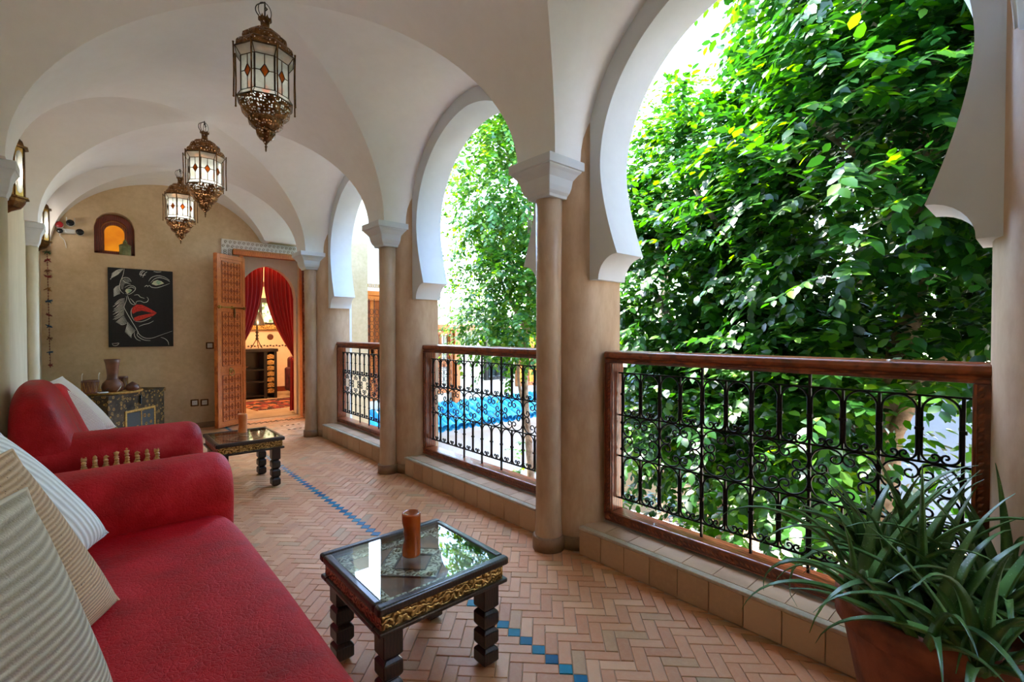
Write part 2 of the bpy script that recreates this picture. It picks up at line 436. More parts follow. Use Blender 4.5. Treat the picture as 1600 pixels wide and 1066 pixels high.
def smooth_path(pts, n=8):
    P = [Vector(p) for p in pts]; out = []
    for i in range(len(P) - 1):
        p0 = P[max(i - 1, 0)]; p1 = P[i]; p2 = P[i + 1]; p3 = P[min(i + 2, len(P) - 1)]
        for k in range(n):
            t = k / n
            out.append(0.5 * ((2 * p1) + (p2 - p0) * t + (2 * p0 - 5 * p1 + 4 * p2 - p3) * t * t + (3 * p1 - p0 - 3 * p2 + p3) * t ** 3))
    out.append(P[-1]); return out
S_, C_ = math.sin(YAW), math.cos(YAW)
def project(x, y, z):
    cp, sp = math.cos(PITCH), math.sin(PITCH); q = (x, y, z - 1.2)
    d = q[0] * S_ * cp + q[1] * C_ * cp + q[2] * sp
    if d <= 0.05: return None
    return 800 + 741.1 * (q[0] * C_ - q[1] * S_) / d, 533 - 741.1 * (-q[0] * S_ * sp - q[1] * C_ * sp + q[2] * cp) / d, d

# ------------------------------------------------------------------ building dimensions
XL, XA, XO, YF = -0.42, 2.043, 2.285, 7.13           # left wall, arcade inner and outer face, far wall
PITCHY = 1.93
PIERS = [-2.01, -0.08, 1.85, 3.78, 5.71]
XC, AX, SPR, RISE = 0.73, 1.07, 2.13, 0.87           # vault centre, half span, spring height, rise
BAYS = [(PIERS[i] + PITCHY / 2, PITCHY / 2) for i in range(4)] + [(6.42, 0.71)]
Y0 = -2.01
XB = 2.33                                             # side wall of the last bay

# floor: slab, herringbone bricks, line of blue tiles
fl_ = MB().box(XL, XA + 0.02, Y0, YF + 0.25, -0.35, -0.0045); fl_.box(XA + 0.02, XB, 5.9, YF + 0.25, -0.35, -0.0045)
floor = struct(fl_.build('floor', 'mortar', fixn=False))
Wb, Lb = 0.0491, 0.130
gap = 0.0012
def brick_mesh(l, w, name, mat, h=0.012, ch=0.0018):
    a, b = l / 2 - gap, w / 2 - gap
    m = MB()
    vs = [(-a, -b, -h), (a, -b, -h), (a, b, -h), (-a, b, -h), (-a, -b, -ch), (a, -b, -ch), (a, b, -ch), (-a, b, -ch),
          (-a + ch, -b + ch, 0), (a - ch, -b + ch, 0), (a - ch, b - ch, 0), (-a + ch, b - ch, 0)]
    fs = [(0, 1, 5, 4), (1, 2, 6, 5), (2, 3, 7, 6), (3, 0, 4, 7), (4, 5, 9, 8), (5, 6, 10, 9), (6, 7, 11, 10), (7, 4, 8, 11), (8, 9, 10, 11)]
    m.add(vs, fs); return m
r2 = math.sqrt(0.5)
ox, oy = 1.254 + r2 * Wb, 0.02
def pq(p, q): return ox + (p - q) * r2, oy + (p + q) * r2
bricks = []; tiles = []
for k in range(-90, 130):
    tiles.append(pq(k * Wb - Wb / 2, k * Wb + Wb / 2))
    for n in range(-16, 10):
        sh = -Wb if n <= -1 else 0.0
        bricks.append((pq(k * Wb + Lb / 2 + n * Lb + sh, k * Wb + Wb / 2 - n * Lb), 0))
        sh = -Wb if n <= 0 else 0.0
        bricks.append((pq(k * Wb + Wb / 2 + n * Lb + sh, (k + 1) * Wb + Lb / 2 - n * Lb), 1))
cand = []
for (x, y), vert in bricks:
    if x < XL - 0.06 or x > (1.975 + 0.05 if y < 5.95 else XB) or y < -1.3 or y > YF + 0.1: continue
    ins = XL + 0.06 < x < 1.955 - 0.05 and y < YF - 0.07
    pr = project(x, y, 0); vis = 0
    if ins and pr and x > 0.5 and 0 < pr[0] < 1600 and pr[1] < 1066: vis = 1 / pr[2] ** 2
    cand.append((vis, x, y, vert, ins))
cand.sort(key=lambda c: -c[0])
bm_h = brick_mesh(Lb, Wb, 'brick', 'terracotta_brick').mesh('brick', 'terracotta_brick')
rest = MB(); proto_b = brick_mesh(Lb, Wb, 'brick', None)
for i, (vis, x, y, vert, ins) in enumerate(cand):
    ang = PI / 4 + (PI / 2 if vert else 0); dz = random.uniform(-0.0012, 0.0006); tl = random.uniform(-0.008, 0.008)
    if i < 300 and vis > 0:
        link('brick', bm_h, floor, (x, y, dz), (random.uniform(-.006, .006), random.uniform(-.006, .006), ang + tl))
    else:
        c, s = math.cos(ang + tl), math.sin(ang + tl)
        vs = [(min(max(x + a * c - b * s, XL), 1.972 if y < 5.95 else XB), min(y + a * s + b * c, YF + 0.2), z + dz) for a, b, z in proto_b.v]
        rest.add(vs, proto_b.f)
tag(rest.build('brick_paving', 'terracotta_brick', floor, fixn=False), kind='stuff')
bt = brick_mesh(Wb, Wb, 'blue_tile', None, ch=0.001).mesh('blue_tile', 'blue_zellige')
for x, y in tiles:
    if -0.6 < y < YF - 0.05: link('blue_tile', bt, floor, (x, y, 0.0005), (0, 0, PI / 4))
# threshold bands of small dark tiles before the door
for yy, nx in ((6.95, 26), (6.55, 8), (6.25, 6)):
    th = MB()
    for i in range(nx):
        x = 1.45 + i * 0.034 + (0.35 if nx < 20 else 0)
        for j in range(3 if nx > 20 else 1):
            if (i + j) % 2 == 0 or nx < 20 and i % 2 == 0: th.box(x, x + 0.03, yy + j * 0.034, yy + j * 0.034 + 0.03, 0, 0.0015)
    th.build('mosaic_band', 'window_glass', floor)

# walls
wl_ = MB().box(XL - 0.2, XL, Y0, YF + 0.25, -0.35, 3.3)
wall_left = struct(wl_.build('wall_left', 'tadelakt_left'))
wb = MB().box(XL - 0.2, XO, Y0 - 0.2, Y0, -3.2, 3.3)
struct(wb.build('wall_back', 'tadelakt_wall', fixn=False))
NX0, NX1, NZ0 = 0.012, 0.374, 2.11
DX0, DX1, DZ = 1.48, 2.27, 2.27
wf = MB(); T = 0.25
def nslab(x0, x1, z0, z1): wf.box(x0, x1, YF, YF + T, z0, z1)
nslab(XL, NX0, -0.35, 3.3); nslab(NX1, DX0, -0.35, 3.3); nslab(DX0, DX1, DZ, 3.3); nslab(DX1, 3.25, -3.2, 3.3); wf.box(NX0 - 0.05, NX1 + 0.05, YF + 0.2, YF + T + 0.05, NZ0 - 0.05, 2.7)
nslab(NX0, NX1, -0.35, NZ0)
nr = (NX1 - NX0) / 2; ncx = (NX0 + NX1) / 2; nsp = 2.59 - nr
for i in range(16):
    x0 = NX0 + (NX1 - NX0) * i / 16; x1 = NX0 + (NX1 - NX0) * (i + 1) / 16
    za = nsp + math.sqrt(max(0, nr * nr - (x0 - ncx) ** 2)); zb = nsp + math.sqrt(max(0, nr * nr - (x1 - ncx) ** 2))
    wf.add([(x0, YF, za), (x1, YF, zb), (x1, YF + T, zb), (x0, YF + T, za), (x0, YF, 3.3), (x1, YF, 3.3), (x1, YF + T, 3.3), (x0, YF + T, 3.3)],
           [(0, 3, 2, 1), (4, 5, 6, 7), (0, 1, 5, 4), (2, 3, 7, 6)])
wall_far = struct(wf.build('wall_far', 'tadelakt_wall', fixn=False))
struct(MB().box(XL - 0.2, XB + 0.2, Y0 - 0.2, YF + 0.3, 3.3, 3.5).build('roof', 'stucco_dark'))
struct(MB().box(XL, DX0 - 0.28, YF - 0.012, YF, 0, 0.07).build('baseboard_far', 'skirting_brown'))

# vaulted ceiling: groin vault over every bay
ce = MB(); NPH = 40
def lift(x, y, z): return max(z, 2.435) if x > 1.3 and y > 6.25 else z     # the door frieze carries the last corner
def zc(ph): return SPR + RISE * math.cos(ph)
for yc, hb in BAYS:
    b = hb - 0.145
    for sx in (-1, 1):
        xw = (XA + 0.03 if hb > 0.8 else XB) if sx > 0 else XL
        rows = []
        for i in range(NPH + 1):
            ph = -PI / 2 + PI * i / NPH
            y = yc + b * math.sin(ph); xs = XC + sx * AX * abs(math.sin(ph)); row = []
            for k in range(7):
                t = k / 6; row.append((xs + (xw - xs) * t, y, lift(xs + (xw - xs) * t, y, zc(ph) - 0.045 * abs(xs + (xw - xs) * t - XC) / 1.3 * math.cos(ph))))
            rows.append(row)
        ce.grid(rows, smooth=True, flip=sx > 0)
    for sy in (-1, 1):
        rows = []
        for i in range(NPH + 1):
            ph = -PI / 2 + PI * i / NPH
            x = XC + AX * math.sin(ph); ys = yc + sy * b * abs(math.sin(ph)); row = []
            for k in range(7):
                t = k / 6; yy = ys + (yc + sy * hb - ys) * t
                row.append((x, yy, lift(x, yy, zc(ph) - 0.045 * abs(AX * math.sin(ph)) / 1.3 * math.cos(ph))))
            rows.append(row)
        ce.grid(rows, smooth=True, flip=sy < 0)
ceiling = struct(ce.build('ceiling', 'white_plaster', fixn=False))

# horseshoe arcade: one arch panel for every bay
def arch_profile(n=40):
    out = []
    for i in range(9):
        a = PI / 2 * i / 8
        out.append((0.608 + 0.122 * math.cos(a), 1.492 + 0.128 * math.sin(a)))
    for i in range(1, 13):
        z = 1.62 + 0.48 * i / 12; s = (2.1 - z) / 0.48
        out.append((0.72 - 0.112 * s ** 1.6, z))
    e = 0.03; R = 0.72 + e; top = math.sqrt(R * R - e * e)
    a1 = math.acos(e / R)
    for i in range(1, n + 1):
        a = a1 * i / n; out.append((R * math.cos(a) - e, 2.1 + R * math.sin(a)))
    out[-1] = (0.0, 2.1 + top); return out
AP = arch_profile()
for bi, (yc, hb) in enumerate(BAYS[:-1]):
    k = hb / (PITCHY / 2); m = MB(); zt = 3.3
    for s in (-1, 1):
        for X, fl in ((XA, s > 0), (XO, s < 0)):
            m.grid([[(X, yc + s * w * k, z), (X, yc + s * hb, z)] for w, z in AP], smooth=False, flip=fl)
            m.grid([[(X, yc, AP[-1][1]), (X, yc + s * hb, AP[-1][1])], [(X, yc, zt), (X, yc + s * hb, zt)]], smooth=False, flip=fl)
        lo = AP[:9]; hi = AP[8:]
        for part in (lo, hi): m.grid([[(XA, yc + s * w * k, z), (XO, yc + s * w * k, z)] for w, z in part], smooth=True, flip=s < 0)
        m.grid([[(XA, yc + s * AP[0][0] * k, 1.492), (XO, yc + s * AP[0][0] * k, 1.492)], [(XA, yc + s * hb, 1.492), (XO, yc + s * hb, 1.492)]], smooth=False)
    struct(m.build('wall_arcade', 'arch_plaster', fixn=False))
# piers, colonnettes and capitals
def pier_profile():
    half = [(1.945, 0.0), (1.95, 0.06), (1.972, 0.115), (2.01, 0.155), (2.043, 0.176), (2.09, 0.195), (2.16, 0.205), (XO - 0.004, 0.205)]
    return [(x, -y) for x, y in half[::-1]] + half[1:]
def capital(y, x0, sgn, ks=1.0):
    # cushion capital with square abacus, x0 = colonnette centre, sgn = side of the gallery
    m = MB()
    secs = [(1.935, 0.082), (1.95, 0.086), (1.965, 0.098), (1.99, 0.108), (2.03, 0.116), (2.06, 0.136), (2.075, 0.15), (2.082, 0.15), (2.082, 0.16), (2.13, 0.16)]
    rows = []
    for z, h in [(z, h * ks) for z, h in secs]: rows.append([(x0 - h, y - h, z), (x0 + h, y - h, z), (x0 + h, y + h, z), (x0 - h, y + h, z)])
    m.grid(rows, cv=True, smooth=False)
    n = len(m.v); m.f += [(3, 2, 1, 0), (n - 4, n - 3, n - 2, n - 1)]; m.sm += [False, False]
    return m
struct_piers = []
for py in PIERS:
    p = struct(MB().prism([(x, y + py) for x, y in pier_profile()], lambda a, b, d: (a, b, d), -3.2, 2.62, smooth=True).build('wall_pier', 'tadelakt_pier'))
    mod = p.modifiers.new('edges', 'EDGE_SPLIT'); mod.split_angle = math.radians(50)
    MB().lathe([(0.083, 0.0), (0.083, 0.03), (0.078, 0.075), (0.072, 0.16), (0.07, 0.6), (0.07, 1.5), (0.074, 1.94)], 24, (1.905, py, 0)).build('colonnette', 'tadelakt_pier', p)
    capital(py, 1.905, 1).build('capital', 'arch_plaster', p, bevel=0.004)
    MB().box(1.80, 2.02, py - 0.144, py + 0.144, 2.13, 2.32).build('impost', 'white_plaster', p)
    pr = [((x - 2.0) * 1.02 + 2.0 - 0.006, y * 1.04 + py) for x, y in pier_profile()]
    MB().prism(pr, lambda a, b, d: (a, b, d), 0, 0.075, smooth=True).build('skirting', 'skirting_brown', p)
    MB().lathe([(0.09, 0), (0.09, 0.07), (0.084, 0.078)], 24, (1.905, py, 0)).build('skirting', 'skirting_brown', p)
    # matching pilaster on the left wall
    w = XL + 0.028
    MB().lathe([(0.05, 0.0), (0.046, 0.1), (0.044, 1.0), (0.046, 1.94)], 24, (w, py, 0)).build('colonnette', 'tadelakt_left', wall_left)
    capital(py, w, -1, 0.55).build('capital', 'arch_plaster', wall_left, bevel=0.004)
    MB().box(XL, XL + 0.08, py - 0.144, py + 0.144, 2.13, 2.32).build('impost', 'white_plaster', wall_left)

ws = MB().box(XB, XB + 0.10, 5.80, 5.98, -0.35, 3.3); ws.box(XB, XB + 0.10, 7.02, YF, -0.35, 3.3); ws.box(XB, XB + 0.10, 5.98, 7.02, -0.35, 0.12); ws.box(XB, XB + 0.10, 5.98, 7.02, 2.75, 3.3)  # hidden opening cut to let daylight into the last bay
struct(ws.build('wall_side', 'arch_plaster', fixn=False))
# kerb under every arch, faced with small terracotta tiles
kt_me = {}
for bi, (yc, hb) in enumerate(BAYS[:-1]):
    y0, y1 = yc - hb + 0.17, yc + hb - 0.17
    kb = struct(MB().box(1.98, XO + 0.05, y0, y1, -0.35, 0.146).build('trim_%d' % (bi + 1), 'kerb_plaster'))
    n = max(3, int(round((y1 - y0) / 0.142))); w = (y1 - y0) / n
    key = round(w, 4)
    if key not in kt_me: kt_me[key] = MB().box(-0.006, 0.006, -w / 2 + 0.0015, w / 2 - 0.0015, 0.0, 0.132).mesh('kerb_tile', 'kerb_tile')
    for i in range(n):
        link('kerb_tile', kt_me[key], kb, (1.974 + random.uniform(-.0012, .0012), y0 + (i + 0.5) * w, 0.002), (0, 0, random.uniform(-.008, .008)), 0.003)
    MB().box(1.962, 2.0, y0, y1, 0.136, 0.152).build('coping', 'kerb_plaster', kb, bevel=0.004)
    nt = max(3, int(round((y1 - y0) / 0.14))); wt = (y1 - y0) / nt
    for i in range(nt):
        MB().box(2.004, 2.125, y0 + i * wt + 0.002, y0 + (i + 1) * wt - 0.002, 0.14, 0.151).build('top_tile', 'kerb_tile', kb)
# ------------------------------------------------------------------ balustrades: cedar frame with wrought-iron grille
def half_scroll(segs, start=(0, 0), head=0.0):
    # segs: (length, curvature start, curvature end); returns points
    x, y = start; out = [(x, y)]
    for L, k0, k1 in segs:
        n = max(3, int(abs(L) / 0.006))
        for i in range(n):
            t = (i + 0.5) / n; head += (k0 + (k1 - k0) * t) * L / n
            x += math.cos(head) * L / n; y += math.sin(head) * L / n
            out.append((x, y))
    return out
def arch_path(w, h):
    r = w / 2; rb = w * 0.27
    h0 = h - r - rb
    right = half_scroll([(PI / 2 * r, -1 / r, -1 / r), (h0, 0, 0), (PI * 0.5 * rb, -1 / rb, -1 / rb), (rb * 1.55, -1 / (rb * 0.8), -1 / (rb * 0.42)), (rb * 0.9, -1 / (rb * 0.36), -1 / (rb * 0.2))], (0, h), 0.0)
    left = [(-x, y) for x, y in right]
    return left[::-1] + right[1:]
def c_path(s):
    # C scroll, back towards +x+y, fits a square quadrant of side s
    R = s * 0.52
    h = half_scroll([(R * 1.15, -1 / (R * 1.05), -1 / (R * 0.75)), (R * 0.75, -1 / (R * 0.45), -1 / (R * 0.32)), (R * 0.85, -1 / (R * 0.28), -1 / (R * 0.16))], (0, 0), 0.0)
    pts = [(-x, y) for x, y in h][::-1] + h[1:]
    pts = [((x + y) * r2, (-x + y) * r2) for x, y in pts]      # rotate: back faces +x+y
    mx = max(p[0] for p in pts); my = max(p[1] for p in pts); mnx = min(p[0] for p in pts); mny = min(p[1] for p in pts)
    k = s * 0.99 / (mx - mnx)
    return [(s - (mx - x) * k, s - (my - y) * k) for x, y in pts]
CELL = 0.2285
aw, ah = CELL / 2 - 0.008, 0.232
me_arch = MB().tube([(0, x, z) for x, z in arch_path(aw, ah)], 0.0042, 5).mesh('arch_scroll', 'iron')
cs = CELL / 2 - 0.004
me_c = {}
for sx in (1, -1):
    for sz in (1, -1):
        me_c[sx, sz] = MB().tube([(0, x * sx, z * sz * 0.97) for x, z in c_path(cs)], 0.0042, 5).mesh('corner_scroll', 'iron')
ZB = [0.285, 0.52, 0.747, 0.982]
def rope(m, p0, p1, r, up):
    # twisted bead moulding from p0 to p1
    p0, p1, up = Vector(p0), Vector(p1), Vector(up); d = p1 - p0; L = d.length; d.normalize(); side = d.cross(up)
    n = int(L / 0.022)
    for i in range(n):
        c = p0 + d * (L * (i + 0.5) / n); a = (d * 0.010 + side * r * 0.9); b = (d * 0.0065 - side * r * 0.35)
        vs = [c - a, c - b * 1.0, c + a, c + b * 1.0, c - a * 0.5 + up * r * 0.55, c + a * 0.5 + up * r * 0.55]
        m.add(vs, [(0, 1, 4), (1, 5, 4), (1, 2, 5), (2, 3, 5), (3, 4, 5), (3, 0, 4)], True)
def balustrade(yc, hw, label, cells):
    b = thing('balustrade', label, 'railing', (2.13, yc, 0.15), group='cedar and iron balustrades between the piers')
    D = 0.105; zt, zb = 0.95, 0.012                  # local heights, frame depth along +x
    fw_ = 0.052
    # top rail: moulded
    prof = [(0.0, zt - 0.062), (0.0, zt - 0.05), (0.006, zt - 0.046), (0.006, zt - 0.04), (-0.004, zt - 0.034), (-0.008, zt - 0.02), (-0.006, zt - 0.006), (0.0, zt), (D, zt + 0.004), (D + 0.008, zt - 0.02), (D, zt - 0.04), (D, zt - 0.062)]
    MB().prism(prof, lambda a, c, d: (a, d, c), -hw, hw).build('top_rail', 'cedar_wood', b, bevel=0.003)
    MB().box(0, D, -hw, hw, zb, zb + 0.055).build('bottom_rail', 'cedar_wood', b, bevel=0.006)
    for s in (-1, 1):
        y0, y1 = (hw - fw_, hw) if s > 0 else (-hw, -hw + fw_)
        MB().box(0.0, D, y0, y1, zb + 0.055, zt - 0.062).build('stile', 'cedar_wood', b, bevel=0.006)
        m = MB(); yi = s * (hw - fw_ * 0.58); rope(m, (-0.001, yi, zb + 0.05), (-0.001, yi, zt - 0.066), 0.010, (-1, 0, 0)); m.build('rope_moulding', 'cedar_wood', b)
        m = MB()
        for q in (0.006, 0.044): m.box(-0.005, 0.0, s * (hw - q) - 0.003, s * (hw - q) + 0.003, zb + 0.04, zt - 0.064)
        m.build('bead_moulding', 'cedar_wood', b)
    m = MB(); rope(m, (-0.001, -hw + 0.03, zb + 0.026), (-0.001, hw - 0.03, zb + 0.026), 0.011, (-1, 0, 0)); m.build('rope_moulding', 'cedar_wood', b)
    m = MB()
    for q in (0.006, 0.05): m.box(-0.005, 0.0, -hw + 0.01, hw - 0.01, zb + q - 0.003, zb + q + 0.003)
    m.build('bead_moulding', 'cedar_wood', b)
    # iron
    gx = 0.062; gw = CELL * cells / 2; cell = CELL
    zz = [z - 0.15 for z in ZB]
    for z in zz: MB().box(gx - 0.005, gx + 0.005, -hw + fw_ - 0.01, hw - fw_ + 0.01, z - 0.0035, z + 0.0035).build('horizontal_bar', 'iron', b)
    for i in range(cells + 1):
        y = -gw + i * cell; lo, hi = zz[0], zz[3]
        if i in (2, 4) or (i == cells // 2): lo, hi = zb + 0.05, zt - 0.06
        MB().box(gx - 0.006, gx + 0.006, y - 0.005, y + 0.005, lo, hi).build('vertical_bar', 'iron', b)
        for zc_ in ((zz[0] + zz[1]) / 2, (zz[2] + zz[3]) / 2, zz[1] + 0.04, zz[2] - 0.04):
            MB().box(gx - 0.008, gx + 0.008, y - 0.010, y + 0.010, zc_ - 0.006, zc_ + 0.006).build('collar', 'iron', b)
    for i in range(cells):
        y = -gw + (i + 0.5) * cell
        for z0, z1 in ((zz[0], zz[1]), (zz[2], zz[3])):
            MB().box(gx - 0.005, gx + 0.005, y - 0.004, y + 0.004, z0, z1).build('vertical_bar', 'iron', b)
            MB().box(gx - 0.007, gx + 0.007, y - 0.013, y + 0.013, (z0 + z1) / 2 - 0.005, (z0 + z1) / 2 + 0.005).build('collar', 'iron', b)
            for q in (-1, 1): link('arch_scroll', me_arch, b, (gx, y + q * cell / 4, z0 + 0.002))
        for (sx, sz), me in me_c.items(): link('corner_scroll', me, b, (gx, y, (zz[1] + zz[2]) / 2))
    return b
bal_labels = ['', 'long cedar-framed iron railing in the nearest arch, behind the aloe pot',
              'cedar-framed iron railing in the middle arch, overlooking the turquoise roof tiles',
              'cedar-framed iron railing in the farthest visible arch, beside the open door']
balustrade(0.874, 0.762, bal_labels[1], 6)
balustrade(2.83, 0.762, bal_labels[2], 6)
balustrade(4.79, 0.762, bal_labels[3], 6)

# ------------------------------------------------------------------ far wall: niche, picture, door
nich = thing('niche_window', 'small arched niche with dark wooden frame and glowing amber glass', 'window', (ncx, YF, NZ0))
def archpoly(hw, spring, z0=0.0, n=18): return [(hw, z0)] + [(hw * math.cos(PI * i / n), spring + hw * math.sin(PI * i / n)) for i in range(n + 1)] + [(-hw, z0)]
def archring(m, hw0, hw1, sp, z0a, z0b, y0, y1, n=18):
    A = archpoly(hw0, sp, z0a); B = archpoly(hw1, sp, z0b)
    for y, fl in ((y0, False), (y1, True)): m.grid([[(a[0], y, a[1]), (b_[0], y, b_[1])] for a, b_ in zip(A, B)], smooth=False, flip=fl)
    for P_ in (A, B): m.grid([[(a[0], y0, a[1]), (a[0], y1, a[1])] for a in P_], smooth=False)
    m.add([(-hw0, y0, z0a), (hw0, y0, z0a), (hw0, y0, z0b), (-hw0, y0, z0b), (-hw0, y1, z0a), (hw0, y1, z0a), (hw0, y1, z0b), (-hw0, y1, z0b)], [(0, 1, 2, 3), (3, 2, 6, 7), (0, 4, 5, 1)])
    return m
nsl = nsp - NZ0
archring(MB(), 0.178, 0.12, nsl - 0.01, 0.0, 0.035, 0.09, 0.135).build('outer_frame', 'door_dark', nich)
archring(MB(), 0.122, 0.09, nsl - 0.035, 0.033, 0.05, 0.105, 0.15).build('inner_frame', 'cedar_wood', nich)
MB().prism(archpoly(0.095, nsl - 0.035, 0.04), lambda a, b, d: (a, d, b), 0.145, 0.16).build('amber_pane', 'amber_window', nich)
tl_ = thing('tin_lantern', 'small green patinated tin lantern standing in the arched niche', 'lantern', (0.285, YF + 0.038, NZ0))
MB().lathe([(0.058, 0.0), (0.06, 0.006), (0.058, 0.012), (0.058, 0.105), (0.062, 0.11)], 8, smooth=False, ph=PI / 8, sy=0.8).build('body', 'green_tin', tl_)
MB().lathe([(0.062, 0.11), (0.05, 0.125), (0.022, 0.14), (0.02, 0.155), (0.024, 0.16), (0.012, 0.17), (0.014, 0.178), (0.002, 0.19)], 8, smooth=False, ph=PI / 8, sy=0.8).build('lid', 'green_tin', tl_)

pic = thing('canvas_painting', 'black canvas with chalk-white line portrait and red lips', 'painting', (0.126, YF - 0.028, 1.043))
PW, PH_ = 0.605, 0.913
MB().box(0, PW, 0, 0.026, 0, PH_).build('canvas', 'paint_black', pic, bevel=0.003)
def cp(zx, zy):
    s = (zx - 86) / 447.0; top = 435 + 28 * s; bot = 988 - 5 * s
    return (s * PW, (1 - (zy - top) / (bot - top)) * PH_)
def pf(a, b, d): return (min(max(a, 0.003), PW - 0.003), -d, min(max(b, 0.003), PH_ - 0.003))
lines = [
 [(205, 635), (208, 655), (196, 690), (190, 712), (205, 745), (235, 800), (270, 860), (290, 900), (330, 925), (380, 925), (440, 905), (525, 877)],
 [(440, 920), (470, 930), (492, 950), (498, 975)], [(255, 875), (258, 910), (275, 935), (300, 944)], [(285, 880), (275, 905), (300, 928), (330, 940), (368, 943)],
 [(288, 845), (320, 832), (360, 822), (390, 806)], [(262, 808), (300, 812), (340, 800), (375, 782)],
 [(213, 628), (222, 655), (235, 682), (255, 694), (270, 688)], [(230, 650), (250, 670), (265, 690)],
 [(268, 690), (275, 672), (300, 668), (325, 678), (348, 672), (356, 655), (345, 640)], [(258, 628), (285, 625), (300, 640), (330, 650)],
 [(245, 715), (236, 740), (240, 775), (258, 806)], [(195, 445), (185, 490), (170, 530), (160, 570), (170, 600), (190, 618)],
 [(165, 560), (170, 525), (195, 506), (225, 512), (240, 535)], [(180, 520), (200, 540), (235, 550)],
 [(195, 575), (225, 560), (255, 565), (268, 580), (258, 600), (225, 622), (200, 615)], [(215, 580), (240, 572), (262, 582)],
 [(298, 490), (305, 465), (325, 455)], [(305, 498), (315, 470), (335, 460)], [(318, 505), (330, 480), (350, 465)], [(295, 480), (320, 490), (340, 485)],
 [(360, 530), (380, 505), (420, 492), (470, 500), (510, 525)], [(375, 540), (400, 515), (440, 505), (490, 520), (512, 535)], [(350, 570), (365, 560), (380, 572), (420, 575), (470, 560), (510, 545)],
 [(330, 570), (345, 560), (355, 568)], [(395, 462), (420, 467), (450, 465)],
 [(108, 962), (130, 962), (152, 960), (140, 975), (118, 976), (108, 964)]]
for a in range(8): lines.append([(190 - a * 5, 448 + a * 5), (150 - a * 6, 455 + a * 8), (112 - a * 1, 480 + a * 6)])
for a in range(9): lines.append([(165, 560 + a * 7), (140, 570 + a * 7), (122, 590 + a * 6)])
for a in range(13): lines.append([(196 - a * 0.5, 650 + a * 9), (160, 660 + a * 10), (128 - (a % 3) * 6, 690 + a * 9 + (a % 2) * 8)])
for a in range(9): lines.append([(215 + a * 6, 815 + a * 7), (205 + a * 4, 850 + a * 6), (195 + a * 5, 885 + a * 5)])
for a in range(7): lines.append([(190 + a * 4, 770 + a * 8), (165 + a * 3, 790 + a * 7), (135 + a * 5, 815 + a * 3)])
ln = MB()
for L in lines:
    P2 = [cp(*p) for p in L]; sp = [tuple(q)[:2] for q in smooth_path([(x, y, 0) for x, y in P2], 4)]
    ln.ribbon(sp, 0.0062, pf, 0, 0.0012)
ln.build('chalk_lines', 'paint_white', pic, fixn=False)
def fill(name, mat, L, d=0.0008):
    P2 = [cp(*p) for p in L]; n = len(P2)
    MB().prism(P2, pf, -0.001, d).build(name, mat, pic)
fill('upper_lip', 'paint_red', [(240, 740), (248, 712), (275, 692), (310, 694), (350, 712), (390, 735), (415, 750), (380, 752), (345, 742), (310, 735), (275, 742), (248, 758)])
fill('lower_lip', 'paint_red', [(258, 800), (255, 785), (285, 772), (330, 762), (375, 755), (415, 752), (385, 772), (340, 785), (300, 800), (270, 808)])
fill('eye_white', 'paint_cream', [(380, 550), (395, 530), (420, 522), (450, 530), (470, 545), (440, 555), (410, 560)])
fill('iris', 'paint_green', [(412, 535), (425, 525), (440, 530), (450, 542), (435, 552), (418, 550)], 0.001)
fill('eye_white', 'paint_cream', [(198, 600), (205, 585), (230, 585), (245, 592), (232, 608), (212, 618)])
fill('iris', 'paint_green', [(212, 600), (222, 588), (238, 590), (240, 600), (228, 610)], 0.001)
fill('lid_shade', 'paint_grey', [(168, 560), (175, 530), (195, 512), (222, 515), (236, 535), (205, 545), (190, 560), (185, 590), (172, 585)], 0.0004)

# security camera cluster above the left corner
sc = thing('camera_cluster', 'cluster of white cameras with black and red lens caps, dangling cable', 'camera', (-0.19, YF - 0.06, 2.32))
MB().box(-0.06, 0.05, 0.02, 0.06, -0.03, 0.02).build('mount', 'white_plastic', sc, bevel=0.006)
for nm, x, z, mat_, ln_ in (('red_cap', -0.075, 0.045, 'red_plastic', 0.05), ('black_cap', 0.012, 0.075, 'black_plastic', 0.06), ('black_cap', 0.088, -0.015, 'black_plastic', 0.07), ('black_cap', -0.072, -0.018, 'black_plastic', 0.03)):
    r = 0.034 if z > -0.016 else 0.026
    body = MB(); body.lathe([(r * 0.6, -0.03), (r * 0.95, 0), (r, ln_ * 0.4), (r, ln_)], 20); o = body.build('camera_body', 'white_plastic', sc, (x, 0.0, z), (PI / 2, 0, 0))
    MB().lathe([(r * 1.0, ln_), (r * 0.98, ln_ + 0.006), (r * 0.6, ln_ + 0.009), (r * 0.1, ln_ + 0.009)], 20).build('lens_cap', mat_, o)
for x in (-0.02, 0.045): MB().tube([(x, 0.02, 0.06), (x, 0.018, 0.145)], 0.004, 6).build('antenna', 'white_plastic', sc)
MB().tube(smooth_path([(-0.05, 0.03, 0.0), (-0.075, 0.01, -0.06), (-0.04, 0.02, -0.11), (-0.025, 0.03, -0.19)]), 0.0035, 6).build('cable', 'white_plastic', sc)
MB().tube(smooth_path([(-0.06, 0.0, 0.03), (-0.01, -0.02, -0.02), (0.05, 0.0, -0.02), (0.08, 0.02, 0.0)]), 0.003, 6).build('cable', 'white_plastic', sc)

